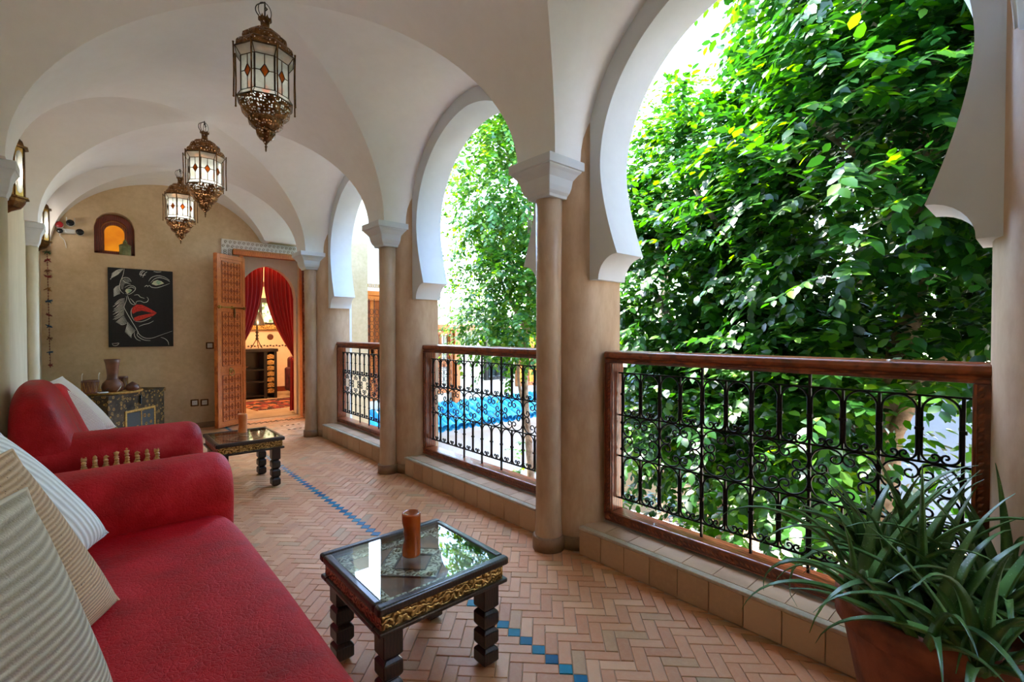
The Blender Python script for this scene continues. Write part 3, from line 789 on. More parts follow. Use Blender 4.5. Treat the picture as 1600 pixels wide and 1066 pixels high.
# string of beads and tassels in the corner
st = thing('tassel_string', 'hanging string of coloured beads and tassels on the far corner wall', 'garland', (-0.365, YF - 0.03, 2.1))
MB().tube([(0, 0, 0), (0.004, 0, -0.6), (0.012, 0, -1.27)], 0.0018, 5).build('string', 'wire', st)
simple('bead_red', srgb(130, 30, 24), None, rough=0.4); simple('bead_amber', srgb(170, 120, 60), None, rough=0.4); simple('bead_blue', srgb(28, 74, 112), None, rough=0.4); simple('bead_green', srgb(60, 84, 44), None, rough=0.5)
for i, (z, mt, r) in enumerate(((-0.03, 'bead_green', .035), (-0.11, 'bead_red', .03), (-0.22, 'drum_wood', .03), (-0.29, 'bead_red', .03), (-0.42, 'bead_amber', .028), (-0.55, 'bead_blue', .032), (-0.7, 'bead_red', .026), (-0.82, 'bead_blue', .024), (-0.95, 'drum_wood', .026), (-1.1, 'bead_blue', .026), (-1.24, 'bead_red', .02))):
    m = MB()
    for k in range(9):
        a = k * 2.4; l = r * random.uniform(0.7, 1.3)
        h_ = random.uniform(-0.03, 0.02)
        m.tube([(0, 0, 0), (l * 0.5 * math.cos(a), l * 0.5 * math.sin(a) * 0.6, h_ * 0.4), (l * math.cos(a), l * math.sin(a) * 0.6, h_)], [0.008, 0.006, 0.003], 5)
    m.build('tassel', mt, st, (0.008 * -z, 0, z))
bd = MB().lathe([(0.001, -0.006), (0.005, -0.003), (0.006, 0), (0.005, 0.003), (0.001, 0.006)], 8).mesh('bead', 'bead_red')
for i in range(40): link('bead', bd, st, (0.0098 * i / 40, 0, -0.05 - i * 0.03))

# sockets and switch on the far wall
def plate(x, z, lab, cat, sock=True):
    t = thing('wall_socket' if sock else 'light_switch', lab, cat, (x, YF, z))
    MB().box(-0.043, 0.043, -0.010, 0, -0.043, 0.043).build('plate', 'old_brass', t, bevel=0.003)
    MB().box(-0.028, 0.028, -0.013, -0.008, -0.028, 0.028).build('insert', 'white_plastic', t, bevel=0.002)
    if sock:
        m = MB()
        for q in (-0.01, 0.01): m.lathe([(0.003, 0), (0.003, 0.001)], 8, (q, 0, 0.0))
        for q in (m,): q.build('pin_holes', 'black_plastic', t, (0, -0.0125, 0), (PI / 2, 0, 0))
    else: MB().box(-0.008, 0.008, -0.017, -0.012, -0.012, 0.012).build('rocker', 'white_plastic', t)
plate(0.945, 0.325, 'left one of the two brass-rimmed sockets low on the far wall', 'socket')
plate(1.05, 0.32, 'right one of the two brass-rimmed sockets, next to the door leaf', 'socket')
plate(1.115, 1.045, 'square light switch beside the carved door leaf', 'switch', False)

# door: carved white frieze, cedar lintel, two carved leaves, arched inner wall
fr = MB().box(1.25, 2.45, YF - 0.025, YF, 2.30, 2.43).build('trim_8', 'stucco'); struct(fr)
fr2 = MB().box(1.25, 1.37, YF - 0.025, YF, 2.12, 2.30).build('frieze_return', 'stucco', fr)
cv = MB()
for i in range(44):
    x = 1.27 + i * 0.0265; z = 2.365 + 0.028 * (1 if i % 2 else -1)
    cv.tube([(x + 0.017 * math.cos(a * 0.7) * (1 - a / 14), YF - 0.026, z + 0.02 * math.sin(a * 0.7) * (1 - a / 14)) for a in range(10)], 0.0035, 4)
for i in range(12):
    cv.tube([(1.29 + 0.05 * (i % 2) + 0.02 * math.cos(a * 0.7) * (1 - a / 14), YF - 0.026, 2.14 + i * 0.0135 + 0.02 * math.sin(a * 0.7) * (1 - a / 14)) for a in range(10)], 0.0035, 4)
cv.build('carved_arabesque', 'stucco_dark', fr)
dfr = struct(MB().box(DX0 - 0.1, DX1 + 0.1, YF - 0.045, YF + 0.05, 2.235, 2.315).build('trim_9', 'cedar_light', bevel=0.008))
m = MB()
for i in range(46): m.box(DX0 - 0.09 + i * 0.0213, DX0 - 0.077 + i * 0.0213, YF - 0.052, YF - 0.04, 2.296, 2.308)
m.build('dentil_row', 'brass', dfr)
for x0, x1 in ((DX0 - 0.03, DX0 + 0.02), (DX1 - 0.02, DX1 + 0.05)): MB().box(x0, x1, YF - 0.02, YF + 0.1, 0, 2.24).build('jamb', 'cedar_light', dfr)
# inner wall with pointed arch
IY = YF + 0.3
ia = MB(); icx, ihw, isp = 1.885, 0.375, 1.72
def ia_top(x):
    e = 0.08; R = ihw + e; d = abs(x - icx) + e
    return isp + math.sqrt(max(0.0, R * R - d * d))
ia.box(1.0, icx - ihw, IY, IY + 0.12, -0.02, 2.6); ia.box(icx + ihw, 3.1, IY, IY + 0.12, -0.02, 2.6)
for i in range(28):
    x0 = icx - ihw + 2 * ihw * i / 28; x1 = icx - ihw + 2 * ihw * (i + 1) / 28; za, zb_ = ia_top(x0), ia_top(x1)
    ia.add([(x0, IY, za), (x1, IY, zb_), (x1, IY + .12, zb_), (x0, IY + .12, za), (x0, IY, 2.6), (x1, IY, 2.6), (x1, IY + .12, 2.6), (x0, IY + .12, 2.6)], [(0, 3, 2, 1), (0, 1, 5, 4), (2, 3, 7, 6)])
struct(ia.build('wall_inner', 'cream_wall', fixn=False))

def door_leaf(w, h, label, mat_, hinge, ang, carved=True, bolt=True):
    d = thing('door_leaf', label, 'door', hinge, ang)
    # local: x from hinge outwards, +y / -y faces
    MB().box(0, w, -0.02, 0.02, 0.015, h).build('slab', mat_, d, bevel=0.004)
    for s in (-1, 1):
        yf = s * 0.02
        def fb(m, x0, x1, z0, z1, t=0.008): m.box(x0, x1, min(yf, yf + s * t), max(yf, yf + s * t), z0, z1)
        secs = [(0.06, 0.70, 'lower_panel'), (0.76, 1.50, 'middle_panel'), (1.56, h - 0.06, 'upper_panel')]
        m = MB()
        fb(m, 0.004, 0.05, 0.02, h - 0.005); fb(m, w - 0.05, w - 0.004, 0.02, h - 0.005)
        for z0, z1 in ((0.02, 0.055), (0.705, 0.755), (1.505, 1.555), (h - 0.055, h - 0.005)): fb(m, 0.05, w - 0.05, z0, z1)
        m.build('frame', mat_, d, bevel=0.002)
        if not carved: continue
        for z0, z1, nm in secs:
            m = MB()
            # strap-work lattice
            x0, x1 = 0.085, w - 0.085; nx = 3; cw = (x1 - x0) / nx
            for i in range(nx + 1):
                fb(m, x0 + i * cw - 0.005, x0 + i * cw + 0.005, z0 + 0.03, z1 - 0.03, 0.007)
            nz = max(3, int((z1 - z0) / 0.11)); ch = (z1 - z0 - 0.06) / nz
            for k in range(nz + 1):
                z = z0 + 0.03 + k * ch; fb(m, x0, x1, z - 0.004, z + 0.004, 0.0065)
            for i in range(nx):
                for k in range(nz):
                    cx_, cz_ = x0 + (i + 0.5) * cw, z0 + 0.03 + (k + 0.5) * ch
                    rr = 0.38 * min(cw, ch)
                    pts = [(cx_ + rr * (0.65 + 0.35 * math.cos(4 * a)) * math.cos(a), yf + s * 0.002, cz_ + rr * (0.65 + 0.35 * math.cos(4 * a)) * math.sin(a)) for a in [2 * PI * q / 24 for q in range(24)]]
                    m.tube(pts, 0.005, 4, closed=True, smooth=False)
                    m.lathe([(0.004, -0.012), (0.012, -0.004), (0.012, 0.004), (0.004, 0.012)], 6, (cx_, yf, cz_), smooth=False)
            m.build(nm, 'carved_cedar' if mat_ == 'cedar_light' else mat_, d)
    if bolt:
        s = bolt; yb = s * 0.036
        MB().tube([(0.02, yb, 1.53), (w - 0.0, yb, 1.53)], 0.011, 10).build('bolt', 'brass', d)
        m = MB()
        for x in (0.03, w * 0.5, w - 0.03): m.box(x - 0.012, x + 0.012, min(s * 0.02, s * 0.05), max(s * 0.02, s * 0.05), 1.51, 1.55)
        m.build('bolt_keeper', 'brass', d, bevel=0.003)
        MB().tube([(w * 0.42, yb, 1.52), (w * 0.42, yb, 1.44), (w * 0.42, yb, 1.40)], [0.010, 0.012, 0.006], 8).build('hasp', 'old_brass', d)
        MB().lathe([(0.03, -0.004), (0.034, 0), (0.02, 0.006), (0.006, 0.012)], 20).build('knocker_plate', 'brass', d, (w * 0.55, s * 0.03, 0.73), (-s * PI / 2, 0, 0))
        rg = [(w * 0.55 + 0.04 * math.cos(a), s * 0.044, 0.70 + 0.04 * math.sin(a)) for a in [2 * PI * q / 20 for q in range(20)]]
        MB().tube(rg, 0.006, 6, closed=True).build('knocker_ring', 'brass', d)
    return d
ang = math.atan2(6.93 - 7.12, 1.14 - 1.5)
door_leaf(0.46, 2.2, 'carved cedar door leaf standing wide open, with brass bolt', 'cedar_light', (1.50, YF - 0.03, 0.0), math.atan2(-0.27, -0.37), True, 1)
dl2 = door_leaf(0.40, 2.2, 'dark reddish door leaf at the right of the doorway, with brass ring', 'door_dark', (2.27, YF - 0.03, 0.0), math.radians(-97), True, False)
MB().tube([(0.33 + 0.03 * math.cos(a), -0.035, 0.93 + 0.035 * math.sin(a)) for a in [2 * PI * q / 18 for q in range(18)]], 0.006, 6, closed=True).build('ring_handle', 'brass', dl2)

# curtains
def curtain_panel(side, lab):
    t = thing('curtain', lab, 'curtain', (icx, IY + 0.22, 0), group='pair of red curtains in the doorway')
    m = MB(); rows = []; nu = 72
    zt = 2.22; tie = 0.78
    for i in range(46):
        f = i / 45; z = zt - f * (zt - tie)
        xin = 0.0 + 0.005 + 0.335 * max(0.0, (f - 0.18) / 0.82) ** 1.7; xo = 0.47
        row = []
        for j in range(nu + 1):
            g = j / nu; x = xin + (xo - xin) * g
            amp = 0.022 * (1 - 0.5 * f)
            zz_ = z + (0.16 * (1 - g) * f ** 2 if f > 0.3 else 0) - 0.05 * math.sin(PI * g) * f ** 6
            row.append((side * x, amp * math.sin(g * 2 * PI * 8 + 0.6 * math.sin(f * 3)) + 0.02 * math.sin(f * 5 + g * 4) - 0.05 * math.sin(PI * g) * f ** 3, zz_))
        rows.append(row)
    m.grid(rows, smooth=True); m.build('drape', 'red_curtain', t, fixn=False)
    m = MB(); rows = []
    for i in range(22):
        f = i / 21; z = tie + 0.02 - f * (tie - 0.0)
        xin = 0.36 - 0.015 * f; row = []
        for j in range(nu // 2 + 1):
            g = j / (nu / 2); x = xin + (0.47 - xin) * g - side * 0.0
            row.append((side * x, 0.02 * math.sin(g * 2 * PI * 4) + 0.01, z))
        rows.append(row)
    m.grid(rows, smooth=True); m.build('tail', 'red_curtain', t, fixn=False)
    MB().tube([(side * 0.34, -0.05, tie + 0.06), (side * 0.41, -0.045, tie + 0.0), (side * 0.47, -0.01, tie - 0.02)], 0.014, 6).build('tie_band', 'red_curtain', t)
curtain_panel(-1, 'red curtain drawn back to the left side of the doorway')
curtain_panel(1, 'red curtain drawn back to the right side of the doorway')
# room behind the door
RY = 10.6
struct(MB().box(0.6, 3.1, YF + 0.26, RY, -0.1, 0.0).build('floor_room', 'patio_floor'))
rm = MB(); rm.box(0.6, 3.1, RY, RY + 0.15, 0, 2.8); rm.box(0.45, 0.6, IY, RY + 0.15, 0, 2.8); rm.box(3.1, 3.2, IY, RY + 0.15, 0, 2.8); rm.box(0.6, 1.0, IY, IY + 0.12, 0, 2.8)
struct(rm.build('wall_room', 'peach_wall', fixn=False))
struct(MB().box(0.45, 3.2, IY + 0.0, RY + 0.15, 2.8, 2.9).build('ceiling_room', 'cream_wall'))
struct(MB().box(2.3, 3.1, RY - 0.02, RY, 0, 0.10).build('baseboard_room', 'door_dark'))
rug = thing('rug', 'dark red patterned woven rug on the floor of the back room', 'rug', (2.36, 8.75, 0.0), 0.12)
MB().box(-0.55, 0.6, -0.6, 0.55, 0.0, 0.012).build('pile', 'woven_rug', rug)
m = MB()
for i in range(40): m.box(-0.54 + i * 0.029, -0.53 + i * 0.029, -0.66, -0.6, 0.0, 0.006)
m.build('fringe', 'cord_white', rug)
cab = thing('console_cabinet', 'black carved console with open shelves in the back room', 'cabinet', (2.18, 9.72, 0))
MB().box(-0.5, 0.40, -0.2, 0.2, 0.86, 0.92).build('top', 'black_wood', cab, bevel=0.006)
for x in (-0.48, 0.16, 0.33): MB().box(x, x + 0.05, -0.18, 0.18, 0, 0.86).build('upright', 'black_wood', cab)
MB().box(-0.48, 0.36, 0.16, 0.19, 0, 0.86).build('back_panel', 'black_wood', cab)
for z in (0.04, 0.3, 0.52): MB().box(-0.45, 0.2, -0.17, 0.17, z, z + 0.025).build('shelf', 'black_wood', cab)
m = MB()
for i in range(7): m.prism([(0.215, 0.1 + i * 0.105), (0.33, 0.1 + i * 0.105), (0.33, 0.17 + i * 0.105), (0.27, 0.19 + i * 0.105), (0.215, 0.17 + i * 0.105)], lambda a, b, d: (a, d, b), -0.185, -0.17)
m.build('scalloped_panel', 'embossed_brass', cab)
bw = thing('shelf_bowl', 'shallow reddish bowl on the console shelf in the back room', 'bowl', (1.98, 9.66, 0.545))
MB().lathe([(0.05, 0), (0.09, 0.02), (0.13, 0.05), (0.125, 0.05), (0.085, 0.024), (0.01, 0.01)], 20).build('bowl_body', 'drum_dark', bw)
tlamp = thing('table_lamp', 'table lamp with dark conical shade on the console', 'lamp', (2.26, 9.68, 0.93))
m = MB()
for k in range(3):
    a = k * 2 * PI / 3 + 0.5
    m.tube([(0.11 * math.cos(a), 0.11 * math.sin(a), 0.0), (0.07 * math.cos(a), 0.07 * math.sin(a), 0.05), (0.015 * math.cos(a), 0.015 * math.sin(a), 0.16)], 0.008, 6)
m.build('tripod_base', 'old_brass', tlamp)
MB().lathe([(0.012, 0.14), (0.03, 0.18), (0.014, 0.2), (0.03, 0.23), (0.014, 0.26), (0.03, 0.29), (0.012, 0.32), (0.012, 0.45)], 12).build('stem', 'black_wood', tlamp)
MB().lathe([(0.14, 0.42), (0.06, 0.66), (0.055, 0.66), (0.135, 0.42)], 24, cap=False).build('shade', 'black_wood', tlamp)
rwd = struct(MB().box(2.2, 3.05, RY - 0.05, RY, 1.28, 1.92).build('window_1', 'black_wood'))
for x in (2.3, 2.56, 2.81): MB().box(x, x + 0.2, RY - 0.06, RY - 0.048, 1.42, 1.82).build('pane', 'bright_pane', rwd)
MB().box(2.2, 3.05, RY - 0.075, RY - 0.05, 1.28, 1.38).build('carved_sill', 'embossed_brass', rwd)
for x, z, r in ((2.72, 1.13, 0.06), (2.6, 2.2, 0.05)):
    o = MB().lathe([(r, 0), (r, 0.012), (r * 0.7, 0.02), (r * 0.2, 0.014)], 20).build('wall_plate', 'drum_dark', None, (x, RY, z), (PI / 2, 0, 0))
    tag(o, 'small round dark plate on the back room wall, %s the window' % ('below' if z < 1.5 else 'above'), 'plate')
m = MB()
for i in range(13): m.box(2.3 + i * 0.058, 2.33 + i * 0.058, RY - 0.012, RY, 0.93 + (i % 2) * 0.012, 0.955 + (i % 2) * 0.012)
struct(m.build('trim_10', 'black_wood'))
pf_ = thing('armchair', 'dark red upholstered seat at the right of the back room', 'armchair', (2.92, 9.45, 0))
MB().box(-0.12, 0.15, -0.35, 0.35, 0.08, 0.4).build('seat', 'red_pouf', pf_, bevel=0.05, seg=4)
MB().box(-0.1, 0.15, 0.25, 0.42, 0.3, 0.75).build('backrest', 'red_pouf', pf_, bevel=0.06, seg=4)
for y in (-0.36, 0.24): MB().box(-0.16, 0.15, y, y + 0.12, 0.1, 0.55).build('arm', 'red_pouf', pf_, bevel=0.04, seg=4)
cl = thing('added_room_lamp', 'small lit ceiling lamp in the back room, hidden above the doorway', 'lamp', (2.3, 8.9, 2.45))  # unseen lamp added to bring warm light into the back room
MB().lathe([(0.01, 0.0), (0.08, 0.02), (0.1, 0.08), (0.08, 0.14), (0.02, 0.17), (0.008, 0.18), (0.008, 0.35)], 20).build('globe', 'lit_amber', cl)
ld = bpy.data.lights.new('room_fill_light', 'POINT'); ld.energy = 14; ld.color = (1.0, 0.72, 0.42); ld.shadow_soft_size = 0.12
lo = bpy.data.objects.new('room_fill_light', ld); lo.location = (0, 0, -0.2); COL.objects.link(lo); lo.parent = cl
# ------------------------------------------------------------------ sofas
def spow(v, p): return math.copysign(abs(v) ** p, v)
def superbox(x0, x1, y0, y1, z0, z1, p=0.35, nu=40, nv=24, puff=None):
    # superellipsoid block: rounded upholstered volume
    m = MB(); rows = []
    cx, cy, cz = (x0 + x1) / 2, (y0 + y1) / 2, (z0 + z1) / 2
    a, b, c = (x1 - x0) / 2, (y1 - y0) / 2, (z1 - z0) / 2
    for i in range(nv + 1):
        f = -PI / 2 + PI * i / nv; row = []
        for j in range(nu):
            t = 2 * PI * j / nu; cf = spow(math.cos(f), p)
            q = [cx + a * cf * spow(math.cos(t), p), cy + b * cf * spow(math.sin(t), p), cz + c * spow(math.sin(f), p)]
            if puff: q = puff(*q)
            row.append(tuple(q))
        rows.append(row)
    m.grid(rows, cv=True, smooth=True); return m
def arm_mesh(y0, y1, xb, xf, z0, zt):
    w = (y1 - y0) / 2; cy = (y0 + y1) / 2
    def section(k):        # k shrinks the section for the rounded front
        pts = [(-w * 0.86, z0)]
        pts += [(-w * 0.9, z0 + (zt - z0) * 0.45), (-w * 0.97, zt - 0.22)]
        for i in range(17):
            a = PI - PI * i / 16; pts.append((w * spow(math.cos(a), 0.9), zt - 0.16 + 0.16 * spow(math.sin(a), 0.85)))
        pts += [(w * 0.97, zt - 0.22), (w * 0.9, z0 + (zt - z0) * 0.45), (w * 0.86, z0)]
        zc_ = zt - 0.2
        return [(y * k, zc_ + (z - zc_) * k) for y, z in pts]
    rows = []
    N = 14
    for i in range(N): rows.append((xb + (xf - 0.07 - xb) * i / (N - 1), 1.0))
    for i in range(1, 9):
        a = PI / 2 * i / 8; rows.append((xf - 0.07 + 0.07 * math.sin(a), 1 - 0.26 * (1 - math.cos(a))))
    m = MB(); R = [[(x, cy + y, z) for y, z in section(k)] for x, k in rows]
    m.grid(R, cv=True, smooth=True)
    n = len(R[0]); o = (len(R) - 1) * n; m.f += [tuple(range(o, o + n)), tuple(range(n))[::-1]]; m.sm += [True, False]
    return m
def sofa(name, label, y0, y1, xf, arm_w, arm_top, seat_z, back_z, both=True):
    s = thing(name, label, 'sofa', (0, 0, 0), group='red leather sofas along the wall')
    MB().box(XL + 0.1, xf - 0.05, y0 + 0.03, y1 - 0.03, 0.05, 0.30).build('base', 'red_leather', s, bevel=0.02)
    for x in (XL + 0.12, xf - 0.12):
        for y in (y0 + 0.12, y1 - 0.12): MB().lathe([(0.03, 0), (0.035, 0.06)], 12, (x, y, 0)).build('foot', 'dark_wood', s)
    def puff(x, y, z):
        if z > seat_z - 0.1:
            t = (y - y0) / (y1 - y0); z -= 0.012 * math.sin(t * 9) * 0.5
        return [x, y, z]
    superbox(XL + 0.13, xf, y0 + arm_w * 0.72, y1 - (arm_w * 0.72 if both else 0.0), 0.16, seat_z, 0.22, 96, 40, puff).build('seat_cushion', 'red_leather', s)
    for (a, b) in ((y0, y0 + arm_w), (y1 - arm_w, y1))[:2 if both else 1]:
        arm_mesh(a, b, XL + 0.09, xf + 0.02, 0.05, arm_top).build('arm', 'red_leather', s)
    return s
s1 = sofa('sofa', 'nearest red leather sofa, seat filling the lower left corner', 0.28, 2.68, 0.435, 0.36, 0.66, 0.45, 0.9)
superbox(XL + 0.085, XL + 0.26, 0.5, 2.5, 0.2, 0.78, 0.4, 64, 30).build('backrest', 'red_leather', s1)
s2 = sofa('sofa', 'farther red leather sofa, behind the chess board', 3.34, 4.95, 0.47, 0.36, 0.655, 0.44, 0.9, False)
def hump(x, y, z):
    t = min(1.0, max(0.0, (z - 0.2) / 0.78))
    return [x + 0.26 * (1 - t) ** 0.9 * min(1.0, max(0.0, (x - XL - 0.09) / 0.1)), y, z]
superbox(XL + 0.078, XL + 0.22, 3.36, 4.25, 0.22, 0.93, 0.6, 64, 40, hump).build('back_cushion', 'red_leather', s2)
superbox(XL + 0.085, XL + 0.24, 4.15, 5.0, 0.22, 0.86, 0.6, 64, 40, hump).build('back_cushion', 'red_leather', s2)

# ------------------------------------------------------------------ cushions
def cushion(label, mat_, c, U, V, thick, sag=0.0, n=34, group=None):
    U, V, c = Vector(U), Vector(V), Vector(c); N = U.cross(V).normalized()
    k = thing('cushion', label, 'cushion', c, group=group)
    for sgn, nm in ((1, 'front'), (-1, 'back')): pass
    m = MB(); uv = []
    for sgn in (1, -1):
        rows = []
        for i in range(n + 1):
            row = []
            for j in range(n + 1):
                u, v = -1 + 2 * i / n, -1 + 2 * j / n
                # pinched sides
                pu = 1 - 0.10 * (1 - v * v) * abs(u) ** 3; pv = 1 - 0.10 * (1 - u * u) * abs(v) ** 3
                pu = 1 - 0.07 * math.cos(v * PI / 2) * abs(u); pv = 1 - 0.07 * math.cos(u * PI / 2) * abs(v)
                h = thick * ((1 - abs(u) ** 2.6) * (1 - abs(v) ** 2.6)) ** 0.55
                p = U * (u * pu) + V * (v * pv) + N * (sgn * h) + Vector((0, 0, -sag * (1 - v) * (u * u)))
                row.append(tuple(p)); uv.append(((u + 1) / 2, (v + 1) / 2))
            rows.append(row)
        m.grid(rows, smooth=True, flip=sgn < 0)
    m.uv = uv; m.build('cover', mat_, k, fixn=False)
    rim = []
    for (ua, va), (ub, vb) in (((-1, -1), (1, -1)), ((1, -1), (1, 1)), ((1, 1), (-1, 1)), ((-1, 1), (-1, -1))):
        for q in range(14):
            t = q / 14; u, v = ua + (ub - ua) * t, va + (vb - va) * t
            pu = 1 - 0.07 * math.cos(v * PI / 2) * abs(u); pv = 1 - 0.07 * math.cos(u * PI / 2) * abs(v)
            rim.append(tuple(U * (u * pu) + V * (v * pv) + Vector((0, 0, -sag * (1 - v) * (u * u)))))
    MB().tube(rim, 0.004, 6, closed=True).build('piping', mat_, k)
    return k
def cush3(label, mat_, top, right, left, thick, group=None, sag=0.0):
    # corners: top, right (lower right), left (lower/upper left); fourth from parallelogram
    T, R, L = Vector(top), Vector(right), Vector(left)
    c = (R + L) / 2; U = (T - L) / 2; V = (T - R) / 2
    return cushion(label, mat_, c, U, V, thick, sag, group=group)
G1 = 'cushions at the end of the near sofa'
cush3('pale pleated cushion behind the other two on the near sofa', 'pleated_white', (-0.21, 1.95, 0.93), (0.03, 2.24, 0.48), (-0.37, 1.62, 0.88), 0.09, G1)
cush3('tan speckled cushion in the middle of the three near sofa cushions', 'speckled_tan', (-0.138, 1.50, 0.945), (0.045, 1.72, 0.45), (-0.37, 1.16, 0.90), 0.09, G1)
cush3('ribbed beige cushion, the nearest in the lower left corner', 'ribbed_beige', (-0.09, 1.15, 0.935), (0.03, 1.29, 0.43), (-0.36, 0.82, 0.90), 0.10, G1)
G2 = 'cushions on the far sofa'
cush3('white and pink linen cushion, front one of the far sofa pair', 'pinkish_linen', (-0.155, 4.42, 0.83), (0.07, 4.55, 0.47), (-0.33, 4.15, 0.80), 0.10, G2)
cush3('cream linen cushion behind the white one on the far sofa', 'cream_linen', (-0.17, 4.60, 0.895), (0.12, 4.75, 0.48), (-0.34, 4.35, 0.86), 0.08, G2)

# ------------------------------------------------------------------ low tables
def make_table(label):
    t = thing('low_table', label, 'table', (0, 0, 0), group='low carved tables with glass tops')
    a, b = 0.254, 0.243; zt = 0.392
    fwid = 0.034
    for nm, bx in (('frame_rail', (-a, a, -b, -b + fwid)), ('frame_rail', (-a, a, b - fwid, b)), ('frame_rail', (-a, -a + fwid, -b + fwid, b - fwid)), ('frame_rail', (a - fwid, a, -b + fwid, b - fwid))):
        MB().box(*bx, zt - 0.030, zt).build(nm, 'dark_wood', t, bevel=0.010, seg=4)
    MB().box(-a + 0.02, a - 0.02, -b + 0.02, b - 0.02, zt - 0.044, zt - 0.030).build('inlay_base', 'leather_brown', t)
    # embossed metal strips: border, lozenge, centre square
    zi = zt - 0.030
    ia_, ib_ = a - fwid + 0.003, b - fwid + 0.003
    for bx in ((-ia_, ia_, -ib_, -ib_ + 0.05), (-ia_, ia_, ib_ - 0.05, ib_), (-ia_, -ia_ + 0.05, -ib_ + 0.05, ib_ - 0.05), (ia_ - 0.05, ia_, -ib_ + 0.05, ib_ - 0.05)):
        MB().box(*bx, zi, zi + 0.003).build('metal_strip', 'embossed_silver', t)
    def ring(r0, r1, z0, z1):
        m = MB()
        for k in range(4):
            a0, a1 = k * PI / 2, (k + 1) * PI / 2
            P_ = [(r0 * math.cos(a0), r0 * math.sin(a0)), (r1 * math.cos(a0), r1 * math.sin(a0)), (r1 * math.cos(a1), r1 * math.sin(a1)), (r0 * math.cos(a1), r0 * math.sin(a1))]
            m.prism(P_, lambda x, y, d: (x, y, d), z0, z1)
        return m
    ring(0.085, 0.148, zi, zi + 0.004).build('metal_lozenge', 'embossed_silver', t)
    ring(0.148, 0.154, zi, zi + 0.006).build('lozenge_edge', 'dark_wood', t)
    ring(0.078, 0.085, zi, zi + 0.006).build('lozenge_edge', 'dark_wood', t)
    stud = MB().lathe([(0.014, 0.0), (0.014, 0.003), (0.009, 0.006), (0.006, 0.010), (0.001, 0.012)], 14).mesh('stud', 'embossed_silver')
    for x, y in ((0.116, 0), (-0.116, 0), (0, 0.116), (0, -0.116), (ia_ - .03, ib_ - .03), (-ia_ + .03, ib_ - .03), (ia_ - .03, -ib_ + .03), (-ia_ + .03, -ib_ + .03)): link('stud', stud, t, (x, y, zi + 0.002))
    MB().box(-a + fwid - 0.006, a - fwid + 0.006, -b + fwid - 0.006, b - fwid + 0.006, zt - 0.010, zt - 0.004).build('glass_top', 'table_glass', t)
    for nm, bx, mt in (('apron', (-a + 0.02, a - 0.02, -b + 0.016, -b + 0.03), 'embossed_brass'), ('apron', (-a + 0.02, a - 0.02, b - 0.03, b - 0.016), 'embossed_brass'), ('apron', (-a + 0.016, -a + 0.03, -b + 0.02, b - 0.02), 'embossed_copper'), ('apron', (a - 0.03, a - 0.016, -b + 0.02, b - 0.02), 'embossed_brass')):
        MB().box(*bx, zt - 0.078, zt - 0.03).build(nm, mt, t)
    for bx in ((-a + 0.004, a - 0.004, -b + 0.004, -b + 0.05), (-a + 0.004, a - 0.004, b - 0.05, b - 0.004), (-a + 0.004, -a + 0.05, -b + 0.05, b - 0.05), (a - 0.05, a - 0.004, -b + 0.05, b - 0.05)):
        MB().box(*bx, zt - 0.094, zt - 0.078).build('lower_moulding', 'dark_wood', t, bevel=0.005)
    leg = MB(); h = 0.033
    leg.frustum(0, 0, 0.214, 0.30, h, h, h, h); leg.frustum(0, 0, 0.204, 0.214, h - 0.011, h - 0.011, h, h)
    for z0 in (0.136, 0.068, 0.0):
        lo_ = h - 0.011 if z0 > 0 else h - 0.016
        leg.frustum(0, 0, z0 + 0.056, z0 + 0.068, h, h, h - 0.011, h - 0.011); leg.frustum(0, 0, z0 + 0.014, z0 + 0.056, h, h, h, h); leg.frustum(0, 0, z0, z0 + 0.014, lo_, lo_, h, h)
    lm = leg.mesh('leg', 'dark_wood')
    for sx in (-1, 1):
        for sy in (-1, 1): link('leg', lm, t, (sx * (a - 0.062), sy * (b - 0.058), 0), bevel=0.003)
    return t
tab = make_table('low square table with glass over embossed metal, nearest the camera')
tab.location = (0.868, 1.53, 0)
tab2 = copy_tree(tab); tab2['label'] = 'low square table farther down, near the door'
tab2.location = (0.885, 4.24, 0); tab2.scale = (0.93, 1.12, 1.0)

def candle(label, loc, mat_, rot):
    t = thing('candle_holder', label, 'candle holder', loc, rot)
    n = 28; rows = []
    prof = [(0.032, 0.0), (0.034, 0.004)] + [(0.034, 0.004 + 0.146 * i / 26) for i in range(1, 27)] + [(0.033, 0.154), (0.030, 0.156), (0.026, 0.153), (0.012, 0.140), (0.001, 0.138)]
    for r, z in prof:
        row = []
        for k in range(n):
            a = 2 * PI * k / n; x, y = r * math.cos(a), r * math.sin(a)
            d = 0.0
            if x < 0: d = 0.009 * math.exp(-((z - 0.062) / 0.024) ** 2) * (-x / max(r, 0.01)) ** 1.2 + 0.006 * math.exp(-((z - 0.10) / 0.015) ** 2) * (-x / max(r, .01))
            row.append((x + d, y, z))
        rows.append(row)
    m = MB().grid(rows, cv=True, smooth=True)
    m.f.append(tuple(range(n))[::-1]); m.sm.append(False)
    m.build('holder_body', mat_, t)
    return t
candle('glossy brown-orange ceramic candle holder on the near low table', (0.866, 1.541, 0.389), 'orange_ceramic', -0.75)
candle('pale orange ceramic candle holder on the far low table', (0.905, 4.36, 0.389), 'orange_bright', -0.75)

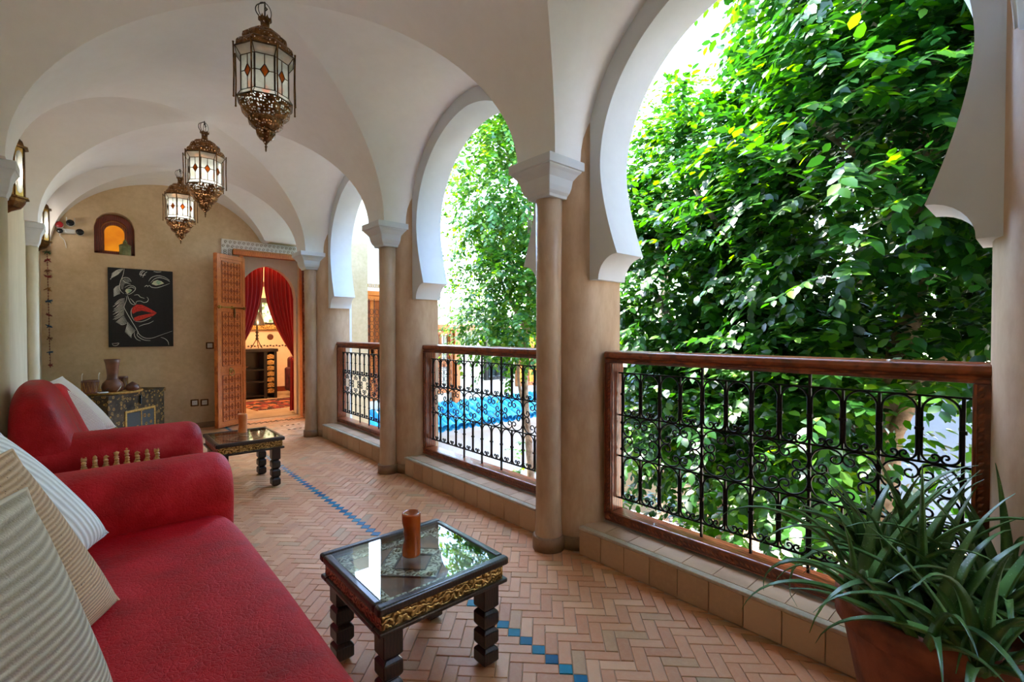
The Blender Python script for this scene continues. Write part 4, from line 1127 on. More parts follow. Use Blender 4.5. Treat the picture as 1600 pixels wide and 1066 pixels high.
# ------------------------------------------------------------------ side table with chess board
stb = thing('side_table', 'small side table between the red sofas, under the chess board', 'table', (0.1, 2.99, 0))
MB().box(-0.24, 0.2, -0.26, 0.27, 0.44, 0.475).build('table_top', 'dark_wood', stb, bevel=0.006)
for x in (-0.2, 0.17):
    for y in (-0.22, 0.23): MB().box(x - 0.025, x + 0.025, y - 0.025, y + 0.025, 0, 0.44).build('leg', 'dark_wood', stb)
SQ = 0.043
brd = thing('chess_board', 'wooden chess board lying between the two red sofas', 'chess board', (0.105, 3.13, 0.475))
MB().box(-0.2, 0.2, -0.185, 0.185, 0.0, 0.018).build('board_frame', 'chess_dark', brd, bevel=0.003)
sqm = {0: MB().box(-SQ / 2, SQ / 2, -SQ / 2, SQ / 2, 0, 0.0015).mesh('square', 'boxwood'), 1: MB().box(-SQ / 2, SQ / 2, -SQ / 2, SQ / 2, 0, 0.0015).mesh('square', 'chess_dark')}
for i in range(8):
    for j in range(8): link('square', sqm[(i + j) % 2], brd, ((i - 3.5) * SQ, (j - 3.5) * SQ, 0.018))
bx_ = thing('chess_box', 'flat dark wooden box lying beside the chess board', 'box', (0.38, 3.12, 0.4))
MB().box(-0.06, 0.08, -0.2, 0.17, 0, 0.10).build('box_body', 'door_dark', bx_, bevel=0.004)
MB().box(-0.062, 0.082, -0.202, 0.172, 0.085, 0.09).build('brass_line', 'old_brass', bx_)
stb2 = MB().box(0.3, 0.49, 2.80, 3.27, 0.38, 0.399).build('side_shelf', 'dark_wood'); stb2.parent = stb; stb2.location = (-0.1, -2.99, 0)
def piece_prof(h, r, head):
    base = [(r, 0), (r, 0.006), (r * 0.8, 0.010), (r * 0.85, 0.014), (r * 0.5, 0.02), (r * 0.42, h * 0.45), (r * 0.5, h * 0.58), (r * 0.75, h * 0.6), (r * 0.7, h * 0.64), (r * 0.45, h * 0.66)]
    return base + [(r * a, h * b) for a, b in head]
HEADS = {'pawn': (0.046, [(0.55, .72), (0.68, .82), (0.6, .92), (0.3, .99), (0.02, 1.0)]),
         'rook': (0.052, [(0.6, .74), (0.78, .78), (0.8, 1.0), (0.5, 1.0), (0.5, .93), (0.02, .93)]),
         'knight': (0.056, [(0.5, .7), (0.3, .72), (0.02, .72)]),
         'bishop': (0.062, [(0.55, .74), (0.6, .82), (0.45, .92), (0.15, .97), (0.18, .99), (0.02, 1.0)]),
         'queen': (0.068, [(0.5, .75), (0.8, .92), (0.6, .94), (0.3, .96), (0.2, 1.0), (0.02, 1.0)]),
         'king': (0.074, [(0.5, .73), (0.78, .86), (0.7, .88), (0.3, .9), (0.02, .9)])}
def piece(kind, label, x, y):
    h, head = HEADS[kind]; h *= 1.15
    p = thing('chess_' + kind, label, 'chess piece', (x, y, 0.4945), group='light chess pieces on the board')
    o = MB().lathe(piece_prof(h, 0.0155, head), 16).build('piece_body', 'boxwood', p)
    if kind == 'king':
        m = MB().box(-0.0022, 0.0022, -0.0022, 0.0022, h * 0.88, h * 1.05); m.box(-0.006, 0.006, -0.002, 0.002, h * 0.97, h * 1.0); m.build('cross', 'boxwood', p)
    if kind == 'knight':
        pr = [(-0.006, .68), (0.007, .68), (0.006, .78), (0.013, .82), (0.014, .87), (0.006, .93), (0.003, 1.02), (-0.002, .98), (-0.009, .9), (-0.010, .78)]
        MB().prism([(a, b * h) for a, b in pr], lambda a, b, d: (a, d, b), -0.0055, 0.0055).build('horse_head', 'boxwood', p, bevel=0.002)
    if kind == 'rook':
        m = MB()
        for k in range(4):
            a = k * PI / 2 + PI / 4; m.box(0.011 * math.cos(a) - 0.003, 0.011 * math.cos(a) + 0.003, 0.011 * math.sin(a) - 0.003, 0.011 * math.sin(a) + 0.003, h * 0.98, h * 1.08)
        m.build('battlement', 'boxwood', p)
row = ['rook', 'bishop', 'knight', 'queen', 'king', 'knight', 'bishop', 'rook']
names = ['light rook at the left end of the back row', 'tall light bishop second from the left end', 'light knight third from the left end', 'light queen just left of the king', 'light king with a cross, tallest chess piece', 'light knight just right of the king', 'light bishop second from the right end', 'light rook at the right end of the back row']
for i, k in enumerate(row):
    piece(k, names[i] + ' on the board', 0.105 + (i - 3.5) * SQ, 3.13 + 3.5 * SQ)
    piece('pawn', 'small light pawn in front of the ' + names[i][6 if names[i].startswith('light') else 11:].replace(' with a cross, tallest chess piece', '').split(' on ')[0], 0.105 + (i - 3.5) * SQ, 3.13 + 2.5 * SQ)

# ------------------------------------------------------------------ painted chest and instruments
CHA = math.atan2(0.594, 0.485); chx, chy = 0.10, 5.93
ch = thing('painted_chest', 'old dark wooden chest painted with yellow flowers, set across the corner', 'chest', (chx, chy, 0), CHA)
CW, CD, CHH = 0.77, 0.46, 0.60
MB().box(0, CW, 0.006, CD, 0.0, CHH - 0.04).build('chest_body', 'painted_chest', ch, bevel=0.004)
MB().box(-0.01, CW + 0.01, -0.006, CD + 0.01, CHH - 0.04, CHH).build('lid', 'painted_chest', ch, bevel=0.006)
m = MB(); 
for x0, x1, z0, z1 in ((0.20, 0.62, 0.40, 0.42), (0.20, 0.22, 0.05, 0.40), (0.60, 0.62, 0.05, 0.40), (0.41, 0.42, 0.05, 0.40)): m.box(x0, x1, -0.003, 0.007, z0, z1)
m.build('ochre_panel_border', 'straw', ch)
MB().box(0.22, 0.41, 0.0, 0.008, 0.06, 0.39).build('painted_panel', 'paint_black', ch); MB().box(0.42, 0.60, 0.0, 0.008, 0.06, 0.39).build('painted_panel', 'paint_black', ch)
m = MB()
for px, pz, r in ((0.46, .34, .026), (0.52, .33, .024), (0.55, .26, .02), (0.48, .25, .022), (0.50, .17, .022), (0.26, .2, .018), (0.30, .23, .015), (0.36, .24, .02), (0.38, .18, .02), (0.30, .14, .02)):
    for k in range(6):
        a = k * PI / 3; m.lathe([(r * 0.32, -0.002), (r * 0.32, 0.002)], 6, (px + r * 0.6 * math.cos(a), -0.002, pz + r * 0.6 * math.sin(a)), sx=1, sy=0.2)
        m.prism([(px + r * 0.9 * math.cos(a + q), pz + r * 0.9 * math.sin(a + q)) if q == 0 else (px + r * 0.4 * math.cos(a + q), pz + r * 0.4 * math.sin(a + q)) for q in (-0.5, 0, 0.5)], lambda x, z, d: (x, d, z), -0.003, 0.002)
m.build('painted_flower', 'straw', ch)
MB().box(0.395, 0.405, -0.012, 0.0, 0.47, 0.56).build('hasp', 'black_plastic', ch)
ux, uy = math.cos(CHA), math.sin(CHA); vx, vy = -math.sin(CHA), math.cos(CHA)
def onchest(a, b): return (chx + ux * a + vx * b, chy + uy * a + vy * b, CHH)
tp = onchest(0.30, 0.22)
tr = thing('woven_tray', 'flat round woven straw tray on the painted chest', 'tray', tp)
m = MB()
for k in range(11):
    r = 0.03 + k * 0.0225
    m.tube([(r * math.cos(a), r * math.sin(a), 0.011) for a in [2 * PI * q / 30 for q in range(30)]], 0.0125, 6, closed=True)
m.build('coil', 'straw', tr)
TZ = CHH + 0.024
def at_tray(u_x, u_y): return (u_x, u_y, TZ)
dv = thing('goblet_drum', 'tall brown goblet drum standing on the straw tray', 'drum', (0.135, 6.16, TZ))
MB().lathe([(0.075, 0.0), (0.085, 0.02), (0.088, 0.05), (0.078, 0.085), (0.055, 0.11), (0.045, 0.125), (0.043, 0.16), (0.048, 0.22), (0.056, 0.28), (0.066, 0.32), (0.06, 0.32), (0.04, 0.22)], 28).build('drum_shell', 'drum_wood', dv)
MB().tube([(0.046 * math.cos(a), 0.046 * math.sin(a), 0.125) for a in [2 * PI * q / 24 for q in range(24)]], 0.004, 6, closed=True).build('cord_ring', 'drum_dark', dv)
MB().tube([(0.07, -0.055, 0.06), (0.05, -0.085, 0.03), (0.03, -0.098, 0.004)], 0.0025, 5).build('strap', 'cord_white', dv)
def small_drum(lab, loc, r0, r1, h, cords):
    t = thing('small_drum', lab, 'drum', loc)
    MB().lathe([(r0, 0), (r0 * 1.02, 0.01), ((r0 + r1) / 2, h / 2), (r1, h - 0.01), (r1, h), (r1 * 0.9, h - 0.006)], 24).build('shell', 'drum_wood', t)
    for z, r in ((0.012, r0), (h - 0.012, r1)): MB().tube([(r * 1.02 * math.cos(a), r * 1.02 * math.sin(a), z) for a in [2 * PI * q / 24 for q in range(24)]], 0.004, 6, closed=True).build('hoop', 'drum_dark', t)
    m = MB()
    for k in range(12):
        a0 = k * PI / 6; a1 = a0 + PI / 12
        m.tube([(r0 * 1.04 * math.cos(a0), r0 * 1.04 * math.sin(a0), 0.012), (r1 * 1.04 * math.cos(a1), r1 * 1.04 * math.sin(a1), h - 0.012), (r0 * 1.04 * math.cos(a0 + PI / 6), r0 * 1.04 * math.sin(a0 + PI / 6), 0.012)], 0.0022, 4)
    m.build('tension_cord', 'straw', t)
    if cords:
        for x in (-r1 * 0.92, r1 * 0.92): MB().tube([(x, 0, h - 0.02), (x, 0, h + 0.05), (x + 0.008, 0, h + 0.07)], 0.004, 6).build('white_strap', 'cord_white', t)
small_drum('small laced drum with two upright white straps at the tray edge', (-0.03, 6.10, TZ), 0.062, 0.066, 0.125, True)
small_drum('small laced drum half hidden behind the goblet drum', (0.21, 6.30, TZ), 0.048, 0.05, 0.135, False)
sh = thing('pointed_gourd', 'glossy reddish gourd shaker with pointed top on the tray', 'shaker', (0.288, 6.14, TZ))
m = MB().lathe([(0.03, 0.0), (0.056, 0.008), (0.062, 0.028), (0.05, 0.055), (0.03, 0.072), (0.012, 0.084), (0.002, 0.09)], 24); m.build('gourd_shell', 'drum_dark', sh)
m = MB()
for k in range(14):
    a = k * 2.4; m.lathe([(0.001, -0.003), (0.003, 0), (0.001, 0.003)], 6, (0.05 * math.cos(a), 0.05 * math.sin(a), 0.05 + 0.006 * math.sin(k * 3)))
m.build('studs', 'black_plastic', sh)
ck = thing('castanet_cord', 'thin white plate with black cord between the drums', 'plate', (0.06, 6.02, TZ))
MB().lathe([(0.03, 0), (0.045, 0.008), (0.042, 0.010), (0.01, 0.004)], 20).build('plate_disc', 'white_plastic', ck)
MB().tube(smooth_path([(-0.03, -0.03, 0.014), (0.01, -0.05, 0.03), (0.04, -0.055, 0.05)]), 0.003, 5).build('black_cord', 'black_plastic', ck)

# ------------------------------------------------------------------ lanterns
def lantern():
    t = thing('hanging_lantern', '', 'lantern', (0, 0, 0), group='pierced brass lanterns hanging from the vault')
    # local z = 0 at the hook on the ceiling; body hangs below
    m = MB(); m.tube([(0, 0, 0.0), (0, 0, -0.03), (0.012, 0, -0.04), (0.004, 0, -0.05)], 0.004, 6); m.build('ceiling_hook', 'wire', t)
    for i, (r, tz, ph) in enumerate(((0.035, -0.055, 0.2), (0.03, -0.06, 1.4))):
        MB().tube([(r * math.cos(a) * math.cos(ph), r * math.cos(a) * math.sin(ph), tz + 0.045 * math.sin(a)) for a in [2 * PI * q / 20 for q in range(20)]], 0.0022, 5, closed=True).build('wire_loop', 'wire', t)
    MB().tube(smooth_path([(0, 0, -0.01), (-0.035, 0.01, -0.03), (-0.045, 0.0, -0.07), (-0.02, 0.0, -0.105)]), 0.0028, 5).build('cable', 'wire', t)
    n = 8; ph = 0.12
    # crown
    MB().lathe([(0.030, -0.165), (0.022, -0.14), (0.024, -0.115), (0.033, -0.098), (0.028, -0.098), (0.018, -0.115)], n, smooth=False, ph=ph, cap=False).build('crown', 'pierced_brass', t)
    m = MB()
    for k in range(8):
        a = 2 * PI * k / 8 + ph; m.prism([(-0.008, -0.105), (0.008, -0.105), (0.0, -0.085)], lambda x, z, d, a=a: ((0.031 + d) * math.cos(a) - x * math.sin(a), (0.031 + d) * math.sin(a) + x * math.cos(a), z), 0, 0.002)
    m.build('crown_point', 'old_brass', t)
    # domed cap, two bulges
    MB().lathe([(0.146, -0.298), (0.148, -0.283), (0.143, -0.266), (0.130, -0.252), (0.114, -0.247), (0.116, -0.232), (0.112, -0.214), (0.098, -0.200), (0.082, -0.196), (0.082, -0.186), (0.070, -0.175), (0.048, -0.170), (0.030, -0.165)], n, smooth=False, ph=ph, cap=False).build('dome', 'pierced_brass', t)
    MB().lathe([(0.150, -0.305), (0.152, -0.298), (0.143, -0.294)], n, smooth=False, ph=ph, cap=False).build('dome_rim', 'old_brass', t)
    # glass body
    zt, zb = -0.345, -0.525; R = 0.122; RO = 0.150
    for k in range(n):
        a0 = 2 * PI * k / n + ph; a1 = 2 * PI * (k + 1) / n + ph
        p0 = Vector((math.cos(a0), math.sin(a0), 0)); p1 = Vector((math.cos(a1), math.sin(a1), 0))
        nrm = (p0 + p1).normalized()
        def Pt(s, z, R_=R, off=0.0): q = (p0 * (1 - s) + p1 * s) * R_; return (q.x + nrm.x * off, q.y + nrm.y * off, z)
        pan = MB().add([Pt(0, zb), Pt(1, zb), Pt(1, zt), Pt(0, zt)], [(0, 1, 2, 3)])
        pan.add([Pt(0, zb, R - 0.003), Pt(1, zb, R - 0.003), Pt(1, zt, R - 0.003), Pt(0, zt, R - 0.003)], [(3, 2, 1, 0)])
        g = pan.build('glass_panel', 'frosted_glass', t, fixn=False)
        zm = (zt + zb) / 2 + 0.005; dx, dz = 0.22, 0.034
        MB().add([Pt(0.5 - dx, zm, R, .001), Pt(0.5, zm - dz, R, .001), Pt(0.5 + dx, zm, R, .001), Pt(0.5, zm + dz, R, .001), Pt(0.5 - dx, zm, R, -.004), Pt(0.5, zm - dz, R, -.004), Pt(0.5 + dx, zm, R, -.004), Pt(0.5, zm + dz, R, -.004)],
                 [(0, 1, 2, 3), (7, 6, 5, 4), (0, 4, 5, 1), (1, 5, 6, 2), (2, 6, 7, 3), (3, 7, 4, 0)]).build('amber_diamond', 'amber_glass', g)
        cm = MB()
        for A, B in (((0.5 - dx, zm), (0.5, zm - dz)), ((0.5, zm - dz), (0.5 + dx, zm)), ((0.5 + dx, zm), (0.5, zm + dz)), ((0.5, zm + dz), (0.5 - dx, zm)), ((0.5, zb), (0.5, zm - dz)), ((0.5, zm + dz), (0.5, zt)), ((0.0, zm), (0.5 - dx, zm)), ((0.5 + dx, zm), (1.0, zm)), ((0, zb), (1, zb)), ((0, zt), (1, zt)), ((0.02, zb), (0.02, zt)), ((0.98, zb), (0.98, zt))):
            cm.tube([Pt(*A, R, .002), Pt(*B, R, .002)], 0.0024, 4)
        cm.build('lead_came', 'lead_came', g)
        for z0, r0, z1, r1 in ((zt, R, zt + 0.042, RO), (zb, R, zb - 0.030, RO * 0.94)):
            s_ = MB().add([Pt(0, z0, r0), Pt(1, z0, r0), Pt(1, z1, r1), Pt(0, z1, r1)], [(0, 1, 2, 3)]); s_.build('flared_glass', 'frosted_glass', t, fixn=False)
            e_ = MB(); e_.tube([Pt(0, z1, r1), Pt(1, z1, r1)], 0.004, 5); e_.tube([Pt(0, z0, r0), Pt(0, z1, r1)], 0.0026, 4); e_.build('flare_edge', 'lead_came', t)
        q = p0 * (RO + 0.008)
        MB().tube([(q.x, q.y, zb - 0.05), (q.x, q.y, zb - 0.045), (q.x, q.y, zb - 0.04), (q.x * 0.985, q.y * 0.985, (zt + zb) / 2), (q.x, q.y, zt + 0.05), (q.x, q.y, zt + 0.056), (q.x, q.y, zt + 0.06)], [0.002, 0.006, 0.0042, 0.0042, 0.0042, 0.006, 0.002], 6).build('corner_rod', 'old_brass', t)
    MB().lathe([(0.004, -0.812), (0.005, -0.79), (0.009, -0.785), (0.004, -0.78), (0.012, -0.765), (0.034, -0.745), (0.048, -0.725), (0.052, -0.708), (0.048, -0.700), (0.068, -0.688), (0.088, -0.668), (0.094, -0.648), (0.090, -0.640), (0.108, -0.626), (0.126, -0.604), (0.132, -0.582), (0.128, -0.574), (0.139, -0.564), (0.141, -0.553)], n, smooth=False, ph=ph, cap=False).build('pendant_cone', 'pierced_brass', t)
    MB().lathe([(0.001, -0.815), (0.005, -0.805), (0.003, -0.795), (0.006, -0.788), (0.002, -0.775)], 8).build('finial', 'old_brass', t)
    return t
la = lantern(); la['label'] = 'nearest and largest hanging brass lantern with amber diamonds'; la.location = (0.715, 2.84, 3.005)
lb = copy_tree(la); lb['label'] = 'middle hanging brass lantern of the three, overlapping the farthest'; lb.location = (0.722, 4.76, 3.0); lb.rotation_euler = (0, 0, 0.28)
lc = copy_tree(la); lc['label'] = 'farthest hanging brass lantern, in front of the beige end wall'; lc.location = (0.722, 6.28, 2.99); lc.rotation_euler = (0, 0, 0.33)

def fill_bulb(par, z, watt, col, r=0.05):
    l = bpy.data.lights.new('fill_bulb_light', 'POINT'); l.energy = watt; l.color = col; l.shadow_soft_size = r
    o = bpy.data.objects.new('fill_bulb_light', l); COL.objects.link(o); o.parent = par; o.location = z
WARM = (1.0, 0.93, 0.86)
fill_bulb(la, (0, 0, -0.43), 0.12, WARM); fill_bulb(lb, (0, 0, -0.43), 0.5, WARM); fill_bulb(lc, (0, 0, -0.43), 0.7, WARM)  # bulbs added inside the unlit lanterns to lift the dim far bays
# ------------------------------------------------------------------ wall sconces
def sconce(label, loc):
    t = thing('wall_sconce', label, 'sconce', loc, group='brass wall sconces on the left wall')
    # half-lantern: plan is half an octagon towards +x
    def half(r): return [(0.0, -r), (r * 0.55, -r * 0.80), (r * 0.95, -r * 0.30), (r * 0.95, r * 0.30), (r * 0.55, r * 0.80), (0.0, r)]
    def loft(prof): 
        m = MB(); m.grid([[(x, y, z) for x, y in half(r)] for r, z in prof], smooth=False); return m
    MB().box(-0.002, 0.006, -0.085, 0.085, -0.20, 0.2).build('back_plate', 'old_brass', t)
    loft([(0.10, 0.155), (0.115, 0.158), (0.115, 0.168), (0.098, 0.172), (0.09, 0.2), (0.06, 0.235), (0.02, 0.252), (0.001, 0.275)]).build('top_cap', 'old_brass', t)
    loft([(0.001, -0.275), (0.03, -0.25), (0.075, -0.225), (0.095, -0.19), (0.10, -0.172), (0.115, -0.168), (0.115, -0.158), (0.10, -0.155)]).build('bottom_cup', 'old_brass', t)
    H_ = half(0.092)
    for i in range(5):
        a, b = H_[i], H_[i + 1]
        g = MB().add([(a[0], a[1], -0.155), (b[0], b[1], -0.155), (b[0], b[1], 0.155), (a[0], a[1], 0.155)], [(0, 1, 2, 3)]).build('glass_pane', 'frosted_glass', t, fixn=False)
        # scalloped brass corners
        for s in (-1, 1):
            m = MB()
            prof = [(0, 0.155), (1, 0.155), (1, 0.085), (0.86, 0.10), (0.78, 0.125), (0.5, 0.138), (0.22, 0.125), (0.14, 0.10), (0, 0.085)]
            m.add([(a[0] * (1 - q) + b[0] * q + 0.002, (a[1] * (1 - q) + b[1] * q) * 1.012, s * z) for q, z in prof], [tuple(range(9))]); m.build('scalloped_corner', 'brass', g, fixn=False)
        MB().tube([(a[0], a[1], -0.16), (a[0], a[1], 0.16)], 0.005, 5).build('corner_bar', 'old_brass', t)
    return t
sa = sconce('near brass wall sconce with frosted panes, by the left edge', (XL + 0.003, 4.42, 2.235))
sb = copy_tree(sa); sb['label'] = 'far brass wall sconce behind the left wall capital'; sb.location = (XL + 0.003, 6.72, 2.29)
fill_bulb(sa, (0.05, 0, 0), 0.3, WARM, 0.03); fill_bulb(sb, (0.05, 0, 0), 0.4, WARM, 0.03)  # low sconce bulbs, put in to help lift the far end

# ------------------------------------------------------------------ aloe pots
def aloe_blade(m, base, az, lean, L, w, droop, lim=9.0):
    # tapering succulent blade with channelled section
    n = 12; p = Vector(base); d_az = Vector((math.cos(az), math.sin(az), 0)); el = lean
    side = Vector((-math.sin(az), math.cos(az), 0)); rows = []
    for i in range(n + 1):
        t = i / n; ww = w * (1 - t ** 1.6) * (0.8 + 0.2 * math.cos(t * 3)) + 0.0008
        fwd = d_az * math.cos(el) + Vector((0, 0, math.sin(el))); nrm = -d_az * math.sin(el) + Vector((0, 0, math.cos(el)))
        rows.append([p - side * ww + nrm * ww * 0.45, p - nrm * ww * 0.15, p + side * ww + nrm * ww * 0.45, p - nrm * ww * 0.62])
        p = p + fwd * (L / n); el -= droop * (0.4 + 1.6 * t) / n
        az_j = 0.03 * math.sin(i); 
    for r_ in rows:
        over = max(q.x for q in r_) - lim
        if over > 0:
            for q in r_: q.x -= over
    m.grid(rows, cv=True, smooth=True)
    return m
def aloe_plant(label, loc, n, rmax, seed, rad, ph, lens=(0.28, 0.5)):
    R_ = random.Random(seed)
    p = thing('aloe_plant', label, 'plant', loc)
    hubs = [(R_.uniform(-rmax, rmax), R_.uniform(-rmax, rmax)) for _ in range(max(1, n // 12))]
    for i in range(n):
        hx, hy = hubs[i % len(hubs)]; az = R_.uniform(0, 2 * PI); lean = R_.uniform(0.35, 1.45)
        L = R_.uniform(*lens); dr = R_.uniform(0.3, 1.7) + (1.5 if lean < 0.8 else 0.2) * R_.random()
        aloe_blade(MB(), (hx + 0.02 * math.cos(az), hy + 0.02 * math.sin(az), R_.uniform(-0.03, 0.03)), az, lean, L, R_.uniform(0.012, 0.021), dr, 1.945 - loc[0]).build('leaf', 'aloe_leaf', p)
    return p
def pot(label, loc, r0, r1, h):
    t = thing('terracotta_pot', label, 'pot', loc)
    MB().lathe([(r0, 0), (r0 * 1.04, h * 0.3), (r1, h * 0.85), (r1 * 1.08, h * 0.86), (r1 * 1.08, h), (r1 * 0.96, h), (r1 * 0.93, h - 0.04)], 40).build('pot_wall', 'terracotta_pot', t)
    MB().lathe([(r1 * 0.95, h - 0.05), (r1 * 0.6, h - 0.035), (0.01, h - 0.03)], 24, cap=False).build('soil', 'soil', t)
    return t
pot('large round terracotta pot with aloe by the near railing', (1.70, 0.20, 0), 0.15, 0.205, 0.46)
aloe_plant('sprawling spotted aloe with long drooping leaves in the terracotta pot', (1.70, 0.20, 0.45), 150, 0.18, 5, 0.2, 0)
pot('second terracotta pot at the right edge, mostly out of view', (1.53, -0.27, 0), 0.12, 0.16, 0.40)
aloe_plant('stiff upright aloe at the right edge of the view', (1.53, -0.25, 0.38), 20, 0.05, 9, 0.2, 0, (0.3, 0.46))
# ------------------------------------------------------------------ courtyard
GZ = -3.2
gnd = struct(MB().box(XO, 14.0, -8.0, 12.0, GZ - 0.1, GZ).build('floor_courtyard', 'patio_floor'))
MB().box(6.8, 10.3, 1.0, 6.0, GZ, GZ + 0.006).build('mosaic_carpet', 'patio_mosaic', gnd)
struct(MB().box(2.05, 2.283, Y0, YF + 0.25, GZ, -0.02).build('wall_lower', 'white_wall'))
# opposite wall with tan dado and patterned border
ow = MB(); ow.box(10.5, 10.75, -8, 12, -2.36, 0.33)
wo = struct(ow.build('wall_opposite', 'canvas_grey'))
MB().box(10.47, 10.76, -8, 12, GZ, -2.36).build('dado', 'tadelakt_wall', wo)
m = MB()
for i in range(150): m.box(10.455, 10.47, -2.0 + i * 0.06, -1.97 + i * 0.06, -2.34 + (i % 2) * 0.05, -2.29 + (i % 2) * 0.05)
m.build('border_pattern', 'patio_mosaic', wo)
MB().box(10.4, 10.85, -8, 12, 0.33, 0.42).build('coping', 'terracotta_pot', wo, bevel=0.02)
struct(MB().box(2.3, 10.5, -3.3, -3.05, GZ, 3.4).build('wall_light_block', 'cream_wall'))  # unseen end wall added to cut daylight in the near bays
bn = struct(MB().box(7.6, 8.1, 3.2, 5.6, GZ, -2.35).build('wall_bench', 'white_wall', bevel=0.02))
# ledge of this gallery with small blue tiles
lg = struct(MB().box(XO - 0.01, 2.78, Y0, YF + 0.2, -0.26, -0.16).build('wall_ledge', 'white_wall'))
dm = MB().box(-0.03, 0.03, -0.05, 0.05, 0, 0.012).mesh('blue_tile', 'blue_zellige')
for i in range(26): link('blue_tile', dm, lg, (2.74, 1.2 + i * 0.16, -0.16))
# wing across the end of the courtyard
WY = 8.0
wg = MB()
wg.box(3.2, 5.0, WY, WY + 0.25, -0.2, 3.3); wg.box(5.0, 10.5, WY, WY + 0.25, -0.2, 1.75)
wing = struct(wg.build('wall_wing', 'cream_wall'))
struct(MB().box(3.1, 3.25, YF + 0.26, WY + 0.25, -0.56, 3.3).build('wall_return', 'cream_wall'))
lw = struct(MB().box(2.3, 10.5, 7.62, 7.9, GZ, -0.56).build('wall_wing_lower', 'white_wall'))
struct(MB().box(2.3, 10.5, 7.8, 8.25, -0.56, -0.36).build('trim_11', 'white_wall'))
# turquoise canal-tile eave
ev = thing('tiled_eave', 'turquoise glazed canal-tile eave on the wing across the courtyard', 'roof', (0, 0, 0))
def canal(r0, r1, L, up):
    m = MB(); n = 8; rows = []
    for s, r in ((0, r0), (1, r1)):
        rows.append([(r * math.cos(PI * k / n), -L * s, (1 if up else -1) * r * 0.75 * math.sin(PI * k / n)) for k in range(n + 1)])
        rows.append([((r - 0.012) * math.cos(PI * k / n), -L * s, (1 if up else -1) * (r - 0.012) * 0.75 * math.sin(PI * k / n)) for k in range(n + 1)])
    m.grid([rows[0], rows[2]], smooth=True); m.grid([rows[1], rows[3]], smooth=True, flip=True); m.grid([rows[2], rows[3]], smooth=False); m.grid([rows[0], rows[1]], smooth=False)
    return m.mesh('canal_tile', 'turquoise_roof')
cu, cd_ = canal(0.07, 0.085, 0.34, True), canal(0.075, 0.085, 0.34, False)
slope = math.atan2(0.27, 0.75)
for i in range(41):
    x = 3.36 + i * 0.168
    for k in range(3):
        y = 7.97 - k * 0.26; z = -0.20 - k * 0.26 * math.tan(slope)
        link('canal_tile', cu, ev, (x, y, z + 0.015 * random.random()), (slope, 0, random.uniform(-.03, .03)))
        link('canal_tile', cd_, ev, (x + 0.084, y - 0.02, z - 0.005), (slope, 0, 0))
MB().box(3.27, 10.4, 7.22, 7.6, -0.66, -0.56).build('eave_board', 'white_wall', ev)
# carved wooden window with grille, frieze and lintel
def wing_window(x0, x1, z0, z1, n, mat_, label, pane='window_glass'):
    w = thing('courtyard_window', label, 'window', ((x0 + x1) / 2, WY, z0))
    hw = (x1 - x0) / 2; H_ = z1 - z0
    for a, b, c, d in ((-hw, -hw + 0.07, 0, H_), (hw - 0.07, hw, 0, H_), (-hw + 0.07, hw - 0.07, H_ - 0.09, H_), (-hw + 0.07, hw - 0.07, 0, 0.08)):
        MB().box(a, b, -0.08, 0.02, c, d).build('frame', mat_, w, bevel=0.01)
    cw = (2 * hw - 0.14) / n
    for i in range(n):
        xx = -hw + 0.07 + i * cw
        MB().box(xx + 0.01, xx + cw - 0.01, -0.02, 0.0, 0.08, H_ - 0.09).build('pane', pane, w)
        for a, b in ((xx, xx + 0.03), (xx + cw - 0.03, xx + cw)): MB().box(a, b, -0.045, 0.0, 0.08, H_ - 0.09).build('shutter_stile', mat_, w)
        MB().box(xx, xx + cw, -0.045, 0.0, H_ * 0.42, H_ * 0.42 + 0.16).build('shutter_rail', mat_, w)
    g = MB(); ng = int(2 * hw / 0.1)
    for i in range(ng + 1):
        xx = -hw + 0.05 + i * (2 * hw - 0.1) / ng; g.tube([(xx, -0.10, 0.04), (xx, -0.10, H_ - 0.06)], 0.006, 4)
    g.build('grille_bars', 'iron', w)
    g = MB()
    for i in range(ng):
        xx = -hw + 0.05 + (i + 0.5) * (2 * hw - 0.1) / ng
        for zc_ in [0.15 + q * 0.13 for q in range(int((H_ - 0.2) / 0.13))]:
            g.tube([(xx + 0.035 * math.cos(a), -0.10, zc_ + 0.05 * math.sin(a)) for a in [2 * PI * q / 10 for q in range(10)]], 0.004, 4, closed=True)
    g.build('grille_scrolls', 'iron', w)
    return w
wing_window(3.38, 4.55, 0.0, 1.87, 4, 'cedar_light', 'tall carved cedar window with iron grille beyond the farthest railing', 'carved_cedar')
fz = struct(MB().box(3.3, 4.65, WY - 0.05, WY, 1.95, 2.13).build('trim_12', 'stucco'))
MB().box(3.28, 4.67, WY - 0.10, WY, 1.87, 1.95).build('lintel', 'cedar_light', fz, bevel=0.01)
m = MB()
for i in range(40): m.tube([(3.32 + i * 0.033 + 0.014 * math.cos(a * 0.8), WY - 0.052, 2.04 + 0.05 * math.sin(a * 0.8) * (1 - a / 12)) for a in range(9)], 0.005, 4)
m.build('carving', 'straw', fz)
wing_window(4.86, 5.4, 0.02, 1.25, 2, 'cedar_light', 'white-glazed window with iron grille, left of the far tree', 'white_plastic')  # white pane colour stands in for the light in this window
wing_window(6.25, 6.95, 0.2, 1.15, 2, 'black_wood', 'dark grilled window behind the far tree trunk')
wing_window(7.15, 8.5, 0.0, 1.3, 4, 'cedar_light', 'warmly lit cedar window behind the far tree', 'lit_amber')
post = struct(MB().box(5.42, 5.56, WY - 0.12, WY, -0.2, 1.3).build('trim_13', 'cedar_light', bevel=0.01))
struct(MB().box(4.8, 10.5, WY - 0.14, WY, 1.27, 1.37).build('trim_14', 'cedar_light', bevel=0.01))
